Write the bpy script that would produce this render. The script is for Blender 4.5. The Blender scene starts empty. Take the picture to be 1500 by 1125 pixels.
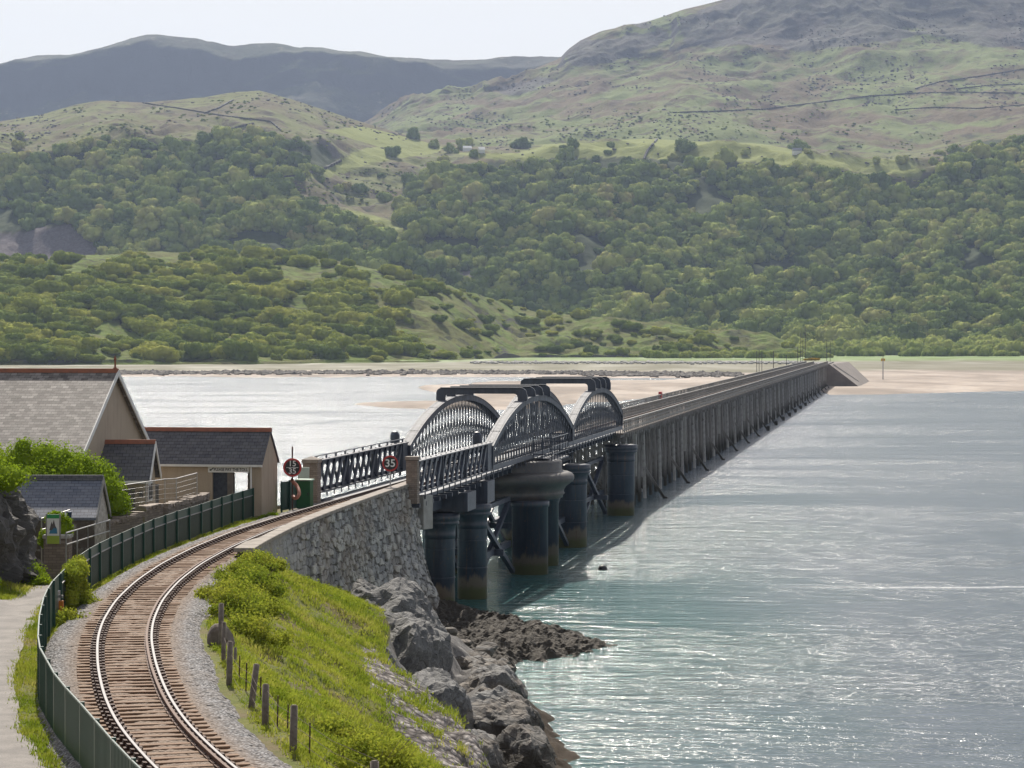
import bpy, bmesh, math, random
import numpy as np
from mathutils import Vector, Matrix
random.seed(7); RNG = np.random.default_rng(11)
scene = bpy.context.scene
COL = scene.collection
R = math.radians

# ------------------------------------------------------------------ camera
F, HC, HOR = 3800.0, 16.2, 494.0            # focal length in px of a 1500 px wide picture, eye height, horizon row
cam = bpy.data.cameras.new('camera'); camo = bpy.data.objects.new('camera', cam); COL.objects.link(camo)
cam.sensor_width = 36.0; cam.lens = F / 1500 * 36.0
cam.clip_start = 1.0; cam.clip_end = 60000
camo.location = (0, 0, HC); camo.rotation_euler = (R(90) - math.atan((562.5 - HOR) / F), 0, 0)
scene.camera = camo
# ------------------------------------------------------------------ sky, sun, exposure
SUN_EL, SUN_AZ = 44.0, -8.0                  # azimuth from the viewing axis, + to the right
world = bpy.data.worlds.new('World'); scene.world = world; world.use_nodes = True
wn = world.node_tree; wn.nodes.clear()
wo = wn.nodes.new('ShaderNodeOutputWorld'); bg = wn.nodes.new('ShaderNodeBackground')
sky = wn.nodes.new('ShaderNodeTexSky'); sky.sky_type = 'NISHITA'; sky.sun_disc = False
sky.sun_elevation = R(SUN_EL); sky.sun_rotation = R(SUN_AZ)
sky.air_density = 1.0; sky.dust_density = 3.0; sky.ozone_density = 1.0
hsv = wn.nodes.new('ShaderNodeHueSaturation'); hsv.inputs['Saturation'].default_value = 0.7
wn.links.new(sky.outputs[0], hsv.inputs['Color'])
wtc = wn.nodes.new('ShaderNodeTexCoord'); wmp = wn.nodes.new('ShaderNodeMapping'); wmp.inputs['Scale'].default_value = (1, 1, 5); wn.links.new(wtc.outputs['Generated'], wmp.inputs[0])
wns = wn.nodes.new('ShaderNodeTexNoise'); wns.inputs['Scale'].default_value = 2.2; wns.inputs['Detail'].default_value = 6; wn.links.new(wmp.outputs[0], wns.inputs['Vector'])
wrm = wn.nodes.new('ShaderNodeValToRGB'); wrm.color_ramp.elements[0].position = .35; wrm.color_ramp.elements[0].color = (.78, .78, .78, 1); wrm.color_ramp.elements[1].position = .65; wrm.color_ramp.elements[1].color = (1, 1, 1, 1); wn.links.new(wns.outputs['Fac'], wrm.inputs[0])
wmx = wn.nodes.new('ShaderNodeMix'); wmx.data_type = 'RGBA'; 
wsp = wn.nodes.new('ShaderNodeSeparateXYZ'); wn.links.new(wtc.outputs['Generated'], wsp.inputs[0]); wrz = wn.nodes.new('ShaderNodeValToRGB')
wrz.color_ramp.elements[0].position = .12; wrz.color_ramp.elements[0].color = (1, 1, 1, 1); wrz.color_ramp.elements[1].position = .42; wrz.color_ramp.elements[1].color = (.22, .22, .22, 1); wn.links.new(wsp.outputs[2], wrz.inputs[0])
wml = wn.nodes.new('ShaderNodeMath'); wml.operation = 'MULTIPLY'; wn.links.new(wrm.outputs[0], wml.inputs[0]); wn.links.new(wrz.outputs[0], wml.inputs[1]); wn.links.new(wml.outputs[0], wmx.inputs[0]); wn.links.new(hsv.outputs[0], wmx.inputs[6]); wmx.inputs[7].default_value = (10.0, 9.8, 9.3, 1)   # thin high cloud
wn.links.new(wmx.outputs[2], bg.inputs[0])
bg.inputs[1].default_value = 0.075
wn.links.new(bg.outputs[0], wo.inputs[0])
sl = bpy.data.lights.new('sun', 'SUN'); sl.energy = 5.0; sl.angle = R(0.5); sl.color = (1.0, 0.93, 0.82)
so = bpy.data.objects.new('sun', sl); COL.objects.link(so)
sd = Vector((math.sin(R(SUN_AZ)) * math.cos(R(SUN_EL)), math.cos(R(SUN_AZ)) * math.cos(R(SUN_EL)), math.sin(R(SUN_EL))))
so.rotation_euler = (-sd).to_track_quat('-Z', 'Y').to_euler(); so.location = (0, 0, 60)
scene.view_settings.view_transform = 'Standard'; scene.view_settings.look = 'None'
scene.view_settings.exposure = 0.3; scene.view_settings.gamma = 1.0
scene.render.engine = 'CYCLES'
scene.cycles.volume_bounces = 0; scene.cycles.max_bounces = 5; scene.cycles.transparent_max_bounces = 6
scene.cycles.volume_max_steps = 64

# ------------------------------------------------------------------ helpers
def at_z(px, py, z):
    "point of height z seen at pixel (px, py) of the photo"
    Y = (HC - z) * F / (py - HOR); return Vector(((px - 750) / F * Y, Y, z))
def at_y(px, py, Y):
    return Vector(((px - 750) / F * Y, Y, HC - (py - HOR) / F * Y))
def tag(o, label=None, cat=None, group=None, kind=None):
    if label: o['label'] = label
    if cat: o['category'] = cat
    if group: o['group'] = group
    if kind: o['kind'] = kind
    return o
def empty(name, loc, rz=0.0, label=None, cat=None, group=None):
    o = bpy.data.objects.new(name, None); COL.objects.link(o); o.location = loc; o.rotation_euler = (0, 0, rz)
    o.empty_display_size = 0.2
    return tag(o, label, cat, group)
def copy_tree(o, parent=None):
    c = o.copy(); COL.objects.link(c); c.parent = parent
    for ch in list(o.children): copy_tree(ch, c)
    return c

# ---- numpy noise
def _hash(ix, iy, seed):
    h = (ix.astype(np.int64) * 374761393 + iy.astype(np.int64) * 668265263 + seed * 1442695041) & 0xffffffff
    h = ((h ^ (h >> 13)) * 1274126177) & 0xffffffff
    h = ((h ^ (h >> 16)) * 2246822519) & 0xffffffff
    return ((h ^ (h >> 15)) & 0xffffff) / float(0xffffff)
def vnoise(x, y, seed=0):
    x = np.asarray(x, float); y = np.asarray(y, float)
    ix = np.floor(x); iy = np.floor(y); fx = x - ix; fy = y - iy
    fx = fx * fx * fx * (fx * (fx * 6 - 15) + 10); fy = fy * fy * fy * (fy * (fy * 6 - 15) + 10)
    a = _hash(ix, iy, seed); b = _hash(ix + 1, iy, seed); c = _hash(ix, iy + 1, seed); d = _hash(ix + 1, iy + 1, seed)
    return (a * (1 - fx) + b * fx) * (1 - fy) + (c * (1 - fx) + d * fx) * fy
def fbm(x, y, scale, octv=4, seed=0, gain=0.5, ridged=False):
    s = 0; a = 1; t = 0; x = np.asarray(x, float) / scale; y = np.asarray(y, float) / scale
    for i in range(octv):
        cs, sn = math.cos(0.6 * i), math.sin(0.6 * i)
        n = vnoise((x * cs - y * sn) * 2 ** i + 17.3 * i, (x * sn + y * cs) * 2 ** i - 9.1 * i, seed + i)
        if ridged: n = 1 - abs(2 * n - 1)
        s = s + a * n; t += a; a *= gain
    return s / t * 2 - 1
def worley(x, y, seed=0):
    "F1, F2 and cell id of a jittered grid"
    x = np.asarray(x, float); y = np.asarray(y, float)
    ix = np.floor(x); iy = np.floor(y)
    f1 = np.full(x.shape, 9.0); f2 = np.full(x.shape, 9.0); idv = np.zeros(x.shape)
    for dx in (-1, 0, 1):
        for dy in (-1, 0, 1):
            cx = ix + dx; cy = iy + dy
            px = cx + 0.1 + 0.8 * _hash(cx, cy, seed); py = cy + 0.1 + 0.8 * _hash(cx, cy, seed + 5)
            d = np.maximum(abs(x - px), abs(y - py)) * 0.9 + np.hypot(x - px, y - py) * 0.1
            new = d < f1
            f2 = np.where(new, f1, np.minimum(f2, d)); f1 = np.where(new, d, f1)
            idv = np.where(new, _hash(cx, cy, seed + 9), idv)
    return f1, f2, idv

# ---- mesh from arrays
def mesh_np(name, V, Fc, mat, parent=None, smooth=False, attrs=None, mats=None, midx=None, uv=True):
    V = np.asarray(V, np.float32); Fc = np.asarray(Fc, np.int32); k = Fc.shape[1]
    me = bpy.data.meshes.new(name); me.vertices.add(len(V)); me.vertices.foreach_set('co', V.ravel())
    me.loops.add(Fc.size); me.loops.foreach_set('vertex_index', Fc.ravel())
    me.polygons.add(len(Fc)); me.polygons.foreach_set('loop_start', np.arange(0, Fc.size, k, dtype=np.int32))
    me.polygons.foreach_set('loop_total', np.full(len(Fc), k, np.int32))
    me.polygons.foreach_set('use_smooth', np.full(len(Fc), smooth))
    for m in (mats or [mat]): me.materials.append(m)
    if midx is not None: me.polygons.foreach_set('material_index', np.asarray(midx, np.int32))
    me.update(calc_edges=True)
    if attrs:
        for an, arr in attrs.items():
            a = me.attributes.new(an, 'FLOAT', 'POINT'); a.data.foreach_set('value', np.asarray(arr, np.float32).ravel())
    o = bpy.data.objects.new(name, me); COL.objects.link(o)
    if parent: o.parent = parent
    return o
def grid_faces(nr, nc):
    i = np.arange(nr - 1)[:, None] * nc + np.arange(nc - 1)[None, :]
    i = i.ravel(); return np.stack([i, i + 1, i + nc + 1, i + nc], 1)

class MB:
    "collects boxes, bars, lathes and prisms into one mesh; UVs are metres measured on each face"
    def __init__(s): s.v = []; s.f = []; s.m = []
    def add(s, vs, fs, m=0):
        b = len(s.v); s.v += [tuple(v) for v in vs]; s.f += [tuple(b + i for i in f) for f in fs]; s.m += [m] * len(fs); return s
    def box(s, x0, x1, y0, y1, z0, z1, m=0):
        vs = [(x, y, z) for x in (x0, x1) for y in (y0, y1) for z in (z0, z1)]
        return s.add(vs, [(0, 1, 3, 2), (4, 6, 7, 5), (0, 4, 5, 1), (2, 3, 7, 6), (0, 2, 6, 4), (1, 5, 7, 3)], m)
    def bar(s, a, b, w, t=None, up=(0, 0, 1), m=0):
        "square bar from a to b; w = width across, t = thickness along up"
        a = Vector(a); b = Vector(b); t = t or w; d = (b - a).normalized(); u = Vector(up)
        if abs(d.dot(u)) > 0.98: u = Vector((1, 0, 0)) if abs(d.x) < .9 else Vector((0, 1, 0))
        sd_ = d.cross(u).normalized(); u = sd_.cross(d).normalized(); sd_ = sd_ * w / 2; u = u * t / 2
        vs = [a - sd_ - u, a + sd_ - u, a + sd_ + u, a - sd_ + u, b - sd_ - u, b + sd_ - u, b + sd_ + u, b - sd_ + u]
        return s.add(vs, [(0, 3, 2, 1), (4, 5, 6, 7), (0, 1, 5, 4), (1, 2, 6, 5), (2, 3, 7, 6), (3, 0, 4, 7)], m)
    def tube(s, a, b, r, r2=None, n=8, m=0, cap=True):
        a = Vector(a); b = Vector(b); r2 = r if r2 is None else r2; d = (b - a).normalized()
        u = d.orthogonal().normalized(); w = d.cross(u)
        vs = [a + (u * math.cos(t) + w * math.sin(t)) * r for t in [2 * math.pi * i / n for i in range(n)]]
        vs += [b + (u * math.cos(t) + w * math.sin(t)) * r2 for t in [2 * math.pi * i / n for i in range(n)]]
        fs = [(i, (i + 1) % n, n + (i + 1) % n, n + i) for i in range(n)]
        if cap: fs += [tuple(range(n))[::-1], tuple(range(n, 2 * n))]
        return s.add(vs, fs, m)
    def lathe(s, c, prof, n=32, m=0):
        c = Vector(c); vs = []; fs = []
        for r, z in prof:
            vs += [(c.x + r * math.cos(2 * math.pi * i / n), c.y + r * math.sin(2 * math.pi * i / n), c.z + z) for i in range(n)]
        for k in range(len(prof) - 1):
            for i in range(n):
                j = (i + 1) % n; fs.append((k * n + i, k * n + j, (k + 1) * n + j, (k + 1) * n + i))
        fs += [tuple(range(n))[::-1], tuple(range((len(prof) - 1) * n, len(prof) * n))]
        return s.add(vs, fs, m)
    def prism(s, poly, d, m=0):
        "poly = list of 3D points (planar), extruded by vector d"
        n = len(poly); d = Vector(d); vs = [Vector(p) for p in poly] + [Vector(p) + d for p in poly]
        fs = [tuple(range(n))[::-1], tuple(range(n, 2 * n))] + [(i, (i + 1) % n, n + (i + 1) % n, n + i) for i in range(n)]
        return s.add(vs, fs, m)
    def build(s, name, mat, parent=None, smooth=False, bevel=0):
        me = bpy.data.meshes.new(name); me.from_pydata(s.v, [], s.f)
        mats = mat if isinstance(mat, (list, tuple)) else [mat]
        for x in mats: me.materials.append(x)
        me.polygons.foreach_set('material_index', s.m)
        bm = bmesh.new(); bm.from_mesh(me); bmesh.ops.recalc_face_normals(bm, faces=bm.faces)
        if bevel: bmesh.ops.bevel(bm, geom=bm.edges[:], offset=bevel, segments=1, affect='EDGES')
        uvl = bm.loops.layers.uv.new('UVMap')
        for f in bm.faces:
            n = f.normal
            if abs(n.z) > .995: u = Vector((1, 0, 0)); v = Vector((0, 1, 0))
            else:
                u = Vector((0, 0, 1)).cross(n).normalized(); v = n.cross(u)
            for l in f.loops: l[uvl].uv = (l.vert.co.dot(u), l.vert.co.dot(v))
            if smooth: f.smooth = len(f.verts) == 4
        bm.to_mesh(me); bm.free()
        o = bpy.data.objects.new(name, me); COL.objects.link(o)
        if parent: o.parent = parent
        return o

# ------------------------------------------------------------------ materials
class NM:
    def __init__(s, name):
        s.m = bpy.data.materials.new(name); s.m.use_nodes = True; s.t = s.m.node_tree; s.n = s.t.nodes; s.l = s.t.links
        s.b = s.n['Principled BSDF']; s.out = s.n['Material Output']
    def node(s, typ, **kw):
        n = s.n.new(typ)
        for k, v in kw.items():
            if k.startswith('i_'):
                key = k[2:]; key = int(key) if key.isdigit() else key.replace('_', ' ')
                n.inputs[key].default_value = v
            else: setattr(n, k, v)
        return n
    def link(s, a, b): s.l.new(a, b)
    def coord(s, kind='Object', scale=None):
        tc = s.node('ShaderNodeTexCoord'); o = tc.outputs[kind]
        if kind == 'World':
            pass
        if scale:
            mp = s.node('ShaderNodeMapping'); mp.inputs['Scale'].default_value = scale; s.link(o, mp.inputs[0]); o = mp.outputs[0]
        return o
    def wpos(s, scale=None):
        o = s.node('ShaderNodeNewGeometry').outputs['Position']
        if scale:
            mp = s.node('ShaderNodeMapping'); mp.inputs['Scale'].default_value = scale; s.link(o, mp.inputs[0]); o = mp.outputs[0]
        return o
    def noise(s, co, scale, detail=4, rough=.55, dist=0.0):
        n = s.node('ShaderNodeTexNoise'); n.inputs['Scale'].default_value = scale; n.inputs['Detail'].default_value = detail
        n.inputs['Roughness'].default_value = rough; n.inputs['Distortion'].default_value = dist
        s.link(co, n.inputs['Vector']); return n.outputs['Fac']
    def ramp(s, fac, stops, interp='LINEAR'):
        r = s.node('ShaderNodeValToRGB'); r.color_ramp.interpolation = interp; e = r.color_ramp.elements
        while len(e) < len(stops): e.new(0.5)
        for k, (p, c) in enumerate(stops):
            e[k].position = p; e[k].color = (c, c, c, 1) if not hasattr(c, '__len__') else (*c, 1)
        s.link(fac, r.inputs[0]); return r.outputs[0]
    def mix(s, fac, a, b, typ='MIX'):
        n = s.node('ShaderNodeMix', data_type='RGBA', blend_type=typ)
        for sock, v in ((n.inputs[0], fac), (n.inputs[6], a), (n.inputs[7], b)):
            if hasattr(v, 'is_output'): s.link(v, sock)
            elif hasattr(v, '__len__'): sock.default_value = (*v, 1)
            else: sock.default_value = v
        return n.outputs[2]
    def math(s, op, a, b=0.0, clamp=False):
        n = s.node('ShaderNodeMath', operation=op, use_clamp=clamp)
        for i, v in enumerate((a, b)):
            if hasattr(v, 'is_output'): s.link(v, n.inputs[i])
            else: n.inputs[i].default_value = v
        return n.outputs[0]
    def attr(s, name):
        n = s.node('ShaderNodeAttribute'); n.attribute_name = name; return n.outputs['Fac']
    def bump(s, h, strength=.5, dist=.05, prev=None):
        n = s.node('ShaderNodeBump'); n.inputs['Strength'].default_value = strength; n.inputs['Distance'].default_value = dist
        s.link(h, n.inputs['Height'])
        if prev is not None: s.link(prev, n.inputs['Normal'])
        s.link(n.outputs[0], s.b.inputs['Normal']); return n.outputs[0]
    def base(s, c):
        if hasattr(c, 'is_output'): s.link(c, s.b.inputs['Base Color'])
        else: s.b.inputs['Base Color'].default_value = (*c, 1)
    def set(s, rough=None, metal=None, spec=None):
        if rough is not None: s.b.inputs['Roughness'].default_value = rough
        if metal is not None: s.b.inputs['Metallic'].default_value = metal
        if spec is not None: s.b.inputs['Specular IOR Level'].default_value = spec

def m_simple(name, c1, c2=None, scale=3.0, rough=.6, bump=.0, metal=0, spec=.5, bscale=None, kind='Object'):
    k = NM(name); co = k.coord(kind); c2 = c2 or tuple(x * .7 for x in c1)
    n = k.noise(co, scale, 6, .65); k.base(k.mix(k.ramp(n, [(.3, 0), (.7, 1)]), c1, c2)); k.set(rough, metal, spec)
    if bump: k.bump(k.noise(co, bscale or scale * 8, 4), bump, .03)
    return k.m
M = {}
# bridge iron: dark blue-grey gloss paint with faded streaks and rust freckles
def iron(name, c, rough, rust=.1):
    k = NM(name); co = k.coord('Object'); st = k.noise(k.coord('Object', (2, 2, .35)), 1.3, 6, .6)
    fine = k.noise(co, 9, 5, .7)
    a = k.mix(k.ramp(st, [(.35, 0), (.75, 1)]), c, tuple(x * 1.9 + .01 for x in c))
    a = k.mix(k.math('MULTIPLY', k.ramp(fine, [(.58, 0), (.7, 1)]), rust * 4, True), a, (.13, .06, .035)); k.base(a)
    k.link(k.ramp(fine, [(.3, rough), (.8, rough + .22)]), k.b.inputs['Roughness']); k.bump(fine, .12, .02); return k.m
M['iron'] = iron('bridge_paint', (.030, .037, .055), .32)
M['iron_light'] = iron('arch_paint', (.095, .10, .115), .62, .08)
# cast iron columns: paint above, bare tide band and algae at the foot
k = NM('column_paint'); wp = k.wpos(); sep = k.node('ShaderNodeSeparateXYZ'); k.link(wp, sep.inputs[0])
st = k.noise(k.wpos((1.2, 1.2, .25)), 1.2, 6, .65); fine = k.noise(wp, 5, 6, .7)
c = k.mix(k.ramp(st, [(.35, 0), (.7, 1)]), (.022, .03, .048), (.055, .068, .095))
hz = k.math('ADD', sep.outputs[2], k.math('MULTIPLY', k.math('SUBTRACT', st, .5), 2.2))
c = k.mix(k.ramp(k.math('DIVIDE', hz, 8.0), [(.15, 1), (.19, 0)]), c, (.19, .155, .12))
c = k.mix(k.ramp(k.math('DIVIDE', k.math('ADD', sep.outputs[2], k.math('MULTIPLY', k.math('SUBTRACT', fine, .5), .8)), 8.0), [(.07, .8), (.11, 0)]), c, (.11, .12, .035))
rs_ = k.noise(k.wpos((3.5, 3.5, .18)), 1.5, 5, .7); c = k.mix(k.math('MULTIPLY', k.ramp(rs_, [(.56, 0), (.66, .75)]), k.ramp(fine, [(.35, 0), (.6, 1)])), c, (.13, .075, .045)); c = k.mix(k.ramp(fine, [(.60, 0), (.70, 1)]), c, (.12, .08, .055)); k.base(c); k.set(.42); k.bump(fine, .15, .04); M['column'] = k.m
k = NM('weathered_pile_timber'); wp = k.wpos(); st = k.noise(k.wpos((6, 6, .5)), 1.6, 5, .6); fine = k.noise(wp, 14, 4)
sep = k.node('ShaderNodeSeparateXYZ'); k.link(wp, sep.inputs[0]); oi = k.noise(k.wpos((.7, .7, .05)), 1.0, 2)
c = k.mix(k.ramp(st, [(.3, 0), (.7, 1)]), (.12, .112, .105), (.33, .32, .31)); c = k.mix(k.ramp(oi, [(.4, 0), (.6, .6)]), c, (.17, .15, .135))
c = k.mix(k.ramp(k.math('DIVIDE', k.math('ADD', sep.outputs[2], fine), 6.0), [(.22, 1), (.5, 0)]), c, (.035, .032, .022)); k.base(c); k.set(.85); k.bump(st, .4, .03); M['pile'] = k.m
M['timber'] = m_simple('grey_timber', (.34, .33, .32), (.20, .19, .18), 3, .85, .3)
M['deck_timber'] = m_simple('deck_timber', (.22, .19, .165), (.12, .10, .09), 2, .85, .3)
M['sleeper'] = None
k = NM('sleeper_wood'); st = k.noise(k.coord('Object', (1.0, 9, 9)), 2.2, 6, .7); pn = k.noise(k.wpos(), 1.6, 3)
c = k.mix(k.ramp(st, [(.3, 0), (.65, 1)]), (.10, .055, .032), (.30, .195, .12)); c = k.mix(k.ramp(pn, [(.35, 0), (.75, .55)]), c, (.20, .095, .05)); k.base(c); k.set(.85); k.bump(st, .6, .03); M['sleeper'] = k.m
M['rust'] = m_simple('rusty_steel', (.17, .085, .05), (.08, .04, .028), 6, .75, .3)
M['railhead'] = m_simple('polished_railhead', (.13, .12, .125), (.09, .08, .08), 8, .5, 0, .25)
M['rust_dark'] = m_simple('rusty_chair', (.09, .045, .03), (.05, .027, .02), 8, .8, .3)
# ballast
def stones(name, cols, scale, rough=.85, bumpd=.05, rustmix=None, co=None, tint=None):
    k = NM(name); co = k.wpos(co)
    v = k.node('ShaderNodeTexVoronoi', feature='F1'); v.inputs['Scale'].default_value = scale; k.link(co, v.inputs['Vector'])
    v.inputs['Randomness'].default_value = 1.0
    sp = k.node('ShaderNodeSeparateColor'); k.link(v.outputs['Color'], sp.inputs[0])
    stops = [(i / (len(cols) - 1) if len(cols) > 1 else 0, c) for i, c in enumerate(cols)]
    c = k.ramp(sp.outputs[0], stops)
    c = k.mix(k.ramp(v.outputs['Distance'], [(.30, 0), (.62, .85)]), c, tuple(x * .18 for x in cols[0]))
    if tint: c = k.mix(k.ramp(k.noise(k.wpos(), .5, 4), [(.42, 0), (.62, tint[1])]), c, tint[0])
    k.base(c); k.set(rough)
    h = k.math('SUBTRACT', 1.0, v.outputs['Distance']); k.bump(h, .9, bumpd); return k
k = stones('ballast_stone', [(.12, .115, .12), (.26, .255, .265), (.42, .41, .42), (.20, .17, .155)], 13, tint=((.2, .165, .14), .25))
src = k.b.inputs['Base Color'].links[0].from_socket; k.base(k.mix(k.math('MULTIPLY', k.attr('rust'), .8), src, k.mix(k.noise(k.wpos(), 9, 5, .8), (.27, .18, .11), (.12, .075, .05)))); M['ballast'] = k.m
k = stones('pitched_stone', [(.22, .20, .19), (.38, .35, .33), (.50, .47, .44), (.28, .23, .20)], 5.5, co=(1, 1, 1)); M['pitch'] = k.m
# asphalt path
k = NM('path_tarmac'); wp = k.wpos(); n1 = k.noise(wp, 1.1, 5, .6); n2 = k.noise(wp, 26, 3, .8)
c = k.mix(k.ramp(n1, [(.35, 0), (.65, 1)]), (.19, .175, .165), (.30, .275, .255)); c = k.mix(k.ramp(n2, [(.35, .6), (.6, 0)]), c, (.10, .09, .085))
k.base(c); k.set(.9); k.bump(n2, .3, .02); M['path'] = k.m
M['slate_dark'] = None
def slate(name, ca, cb, mortar, bw, rh, lich=None):
    k = NM(name); tc = k.node('ShaderNodeTexCoord'); b = k.node('ShaderNodeTexBrick'); k.link(tc.outputs['UV'], b.inputs['Vector'])
    b.inputs['Scale'].default_value = 1; b.inputs['Brick Width'].default_value = bw; b.inputs['Row Height'].default_value = rh
    b.inputs['Mortar Size'].default_value = rh * .055; b.inputs['Color1'].default_value = (*ca, 1); b.inputs['Color2'].default_value = (*cb, 1)
    b.inputs['Mortar'].default_value = (*mortar, 1); b.inputs['Bias'].default_value = 0.0
    mpn = k.node('ShaderNodeMapping'); mpn.inputs['Scale'].default_value = (1, 2.5, 1); k.link(tc.outputs['UV'], mpn.inputs[0])
    n = k.noise(mpn.outputs[0], 1.6, 6, .7)
    c = b.outputs['Color']
    if lich: c = k.mix(k.ramp(n, [(.4, 0), (.6, lich[1])]), c, lich[0])
    k.base(c); k.link(k.ramp(n, [(.3, .55), (.7, .8)]), k.b.inputs['Roughness']); k.set(spec=.15)
    # each course overlaps the one below: sawtooth height along v
    sx = k.node('ShaderNodeSeparateXYZ'); k.link(tc.outputs['UV'], sx.inputs[0]); fr = k.math('FRACT', k.math('DIVIDE', sx.outputs[1], rh))
    b1 = k.bump(k.math('SUBTRACT', 1.0, fr), .8, .03); k.bump(k.math('ADD', b.outputs['Fac'], n), -.25, .02, b1); return k.m
M['slate_dark'] = slate('dark_slate', (.085, .085, .098), (.135, .135, .15), (.03, .03, .034), .3, .22, ((.17, .16, .155), .45))
M['slate_old'] = slate('lichened_slate', (.08, .072, .07), (.30, .275, .26), (.03, .028, .028), .30, .20, ((.31, .28, .265), .5))
M['slate_blue'] = slate('blue_slate', (.13, .145, .19), (.19, .205, .25), (.04, .045, .06), .3, .17, ((.24, .24, .26), .4))
k = NM('pebbledash'); tc = k.coord('Object'); n1 = k.noise(tc, .9, 5, .6); n2 = k.noise(tc, 28, 3, .8); n3 = k.noise(k.coord('Object', (3, 3, .4)), 1.2, 4)
c = k.mix(n1, (.52, .43, .335), (.41, .335, .26)); c = k.mix(k.ramp(n2, [(.35, .5), (.6, 0)]), c, (.20, .16, .125)); c = k.mix(k.ramp(n3, [(.5, 0), (.75, .35)]), c, (.20, .17, .14))
k.base(c); k.set(.95); k.bump(n2, .4, .02); M['render'] = k.m
M['terracotta'] = m_simple('terracotta_ridge', (.34, .12, .07), (.20, .085, .055), 4, .8, .2)
M['white'] = m_simple('white_paint', (.78, .78, .77), (.62, .61, .59), 2.5, .55)
M['whitewash'] = m_simple('flaking_whitewash', (.66, .62, .58), (.22, .18, .155), 5, .9, .6)
M['green_sheet'] = m_simple('green_steel_sheet', (.018, .075, .055), (.012, .052, .04), 1.5, .38)
M['green_dark'] = m_simple('green_steel_mesh', (.035, .055, .035), (.02, .035, .025), 3, .6)
M['green_cab'] = m_simple('green_cabinet_paint', (.012, .12, .035), (.01, .09, .03), 3, .45)
M['grey_metal'] = m_simple('galvanised_steel', (.42, .42, .43), (.30, .29, .29), 6, .42, 0, .6)
M['concrete'] = m_simple('pale_concrete', (.42, .41, .39), (.28, .27, .25), 2, .9, .3)
M['red'] = m_simple('red_enamel', (.50, .03, .03), (.42, .03, .03), 2, .4)
M['black'] = m_simple('black_enamel', (.012, .014, .016), (.02, .02, .022), 2, .45)
M['white_ink'] = m_simple('white_lettering', (.82, .82, .80), (.76, .76, .74), 2, .5)
M['dark_ink'] = m_simple('black_lettering', (.03, .03, .035), (.04, .04, .045), 2, .6)
M['orange'] = m_simple('orange_plastic', (.62, .20, .02), (.5, .15, .02), 3, .5)
M['pink_pipe'] = m_simple('faded_orange_pipe', (.46, .20, .14), (.34, .14, .10), 5, .6)
M['yellow'] = m_simple('yellow_paint', (.60, .36, .02), (.45, .27, .03), 3, .6)
M['blue_bin'] = m_simple('blue_plastic', (.03, .07, .16), (.02, .05, .12), 3, .5)
M['door'] = m_simple('brown_grey_door', (.12, .105, .10), (.09, .08, .075), 4, .6)
M['board_green'] = m_simple('green_board_strip', (.03, .30, .09), (.03, .25, .08), 3, .5)
M['board_lime'] = m_simple('lime_board_strip', (.35, .45, .06), (.30, .40, .05), 3, .5)
M['board_blue'] = m_simple('blue_board_print', (.05, .22, .36), (.04, .16, .28), 3, .5)
M['poster'] = m_simple('dark_blue_poster', (.02, .028, .05), (.07, .085, .11), 5, .3)
M['copper_top'] = m_simple('coping_stone', (.34, .30, .26), (.20, .17, .145), 2.2, .85, .35)
k = NM('window_glass'); k.base((.03, .04, .05)); k.set(.06); M['glass'] = k.m
# masonry with its own relief: per-stone value stored on the mesh
def masonry(name, stops, mortar, tint=None):
    k = NM(name); c = k.ramp(k.attr('stone'), stops); c = k.mix(k.attr('joint'), c, mortar)
    wp = k.wpos(); n = k.noise(wp, 7, 6, .75); c = k.mix(k.ramp(n, [(.35, .45), (.6, 0)]), c, tuple(x * .4 for x in mortar))
    c = k.mix(k.ramp(k.noise(wp, 2.2, 6, .7), [(.55, 0), (.63, .7)]), c, (.40, .39, .37))
    if tint: c = k.mix(k.ramp(k.noise(wp, .35, 4), [(.45, 0), (.62, tint[1])]), c, tint[0])
    k.base(c); k.set(.9); k.bump(n, .5, .05); return k.m
M['masonry'] = masonry('grey_rubble_masonry', [(0, (.17, .17, .175)), (.35, (.30, .30, .305)), (.7, (.43, .425, .415)), (1, (.56, .54, .50))], (.07, .065, .06), ((.25, .20, .15), .5))
M['masonry_brown'] = masonry('brown_rubble_masonry', [(0, (.12, .10, .085)), (.5, (.22, .185, .16)), (1, (.32, .28, .24))], (.09, .075, .06))
M['pillar'] = slate('pillar_brickwork', (.20, .16, .13), (.28, .23, .19), (.12, .10, .085), .3, .11)
# rocks
def rockmat(name, c1, c2, c3, wet=True):
    k = NM(name); wp = k.wpos(); a = k.noise(k.wpos((1, 1, 2.2)), .9, 8, .68, .6); b = k.noise(wp, 6, 6, .75)
    c = k.mix(k.ramp(a, [(.3, 0), (.68, 1)]), c1, c2); c = k.mix(k.ramp(b, [(.55, 0), (.66, .75)]), c, c3)
    v = k.node('ShaderNodeTexVoronoi', feature='DISTANCE_TO_EDGE'); v.inputs['Scale'].default_value = .9; k.link(k.wpos((1, 1, 1.7)), v.inputs['Vector'])
    sep = k.node('ShaderNodeSeparateXYZ'); k.link(wp, sep.inputs[0])
    if wet:
        zz = k.math('ADD', sep.outputs[2], k.math('MULTIPLY', k.math('SUBTRACT', a, .5), 2.0))
        c = k.mix(k.ramp(k.math('DIVIDE', zz, 4.0), [(.28, 1), (.42, 0)]), c, (.045, .034, .022))
        c = k.mix(k.ramp(k.math('DIVIDE', zz, 4.0), [(.36, 0), (.44, .45), (.56, 0)]), c, (.19, .135, .08))
    k.base(c); k.set(.82); b1 = k.bump(a, .8, .28)
    b2 = k.bump(b, .6, .08, b1); k.bump(k.ramp(v.outputs['Distance'], [(0, 0), (.05, 1)]), .5, .15, b2); return k.m
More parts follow.
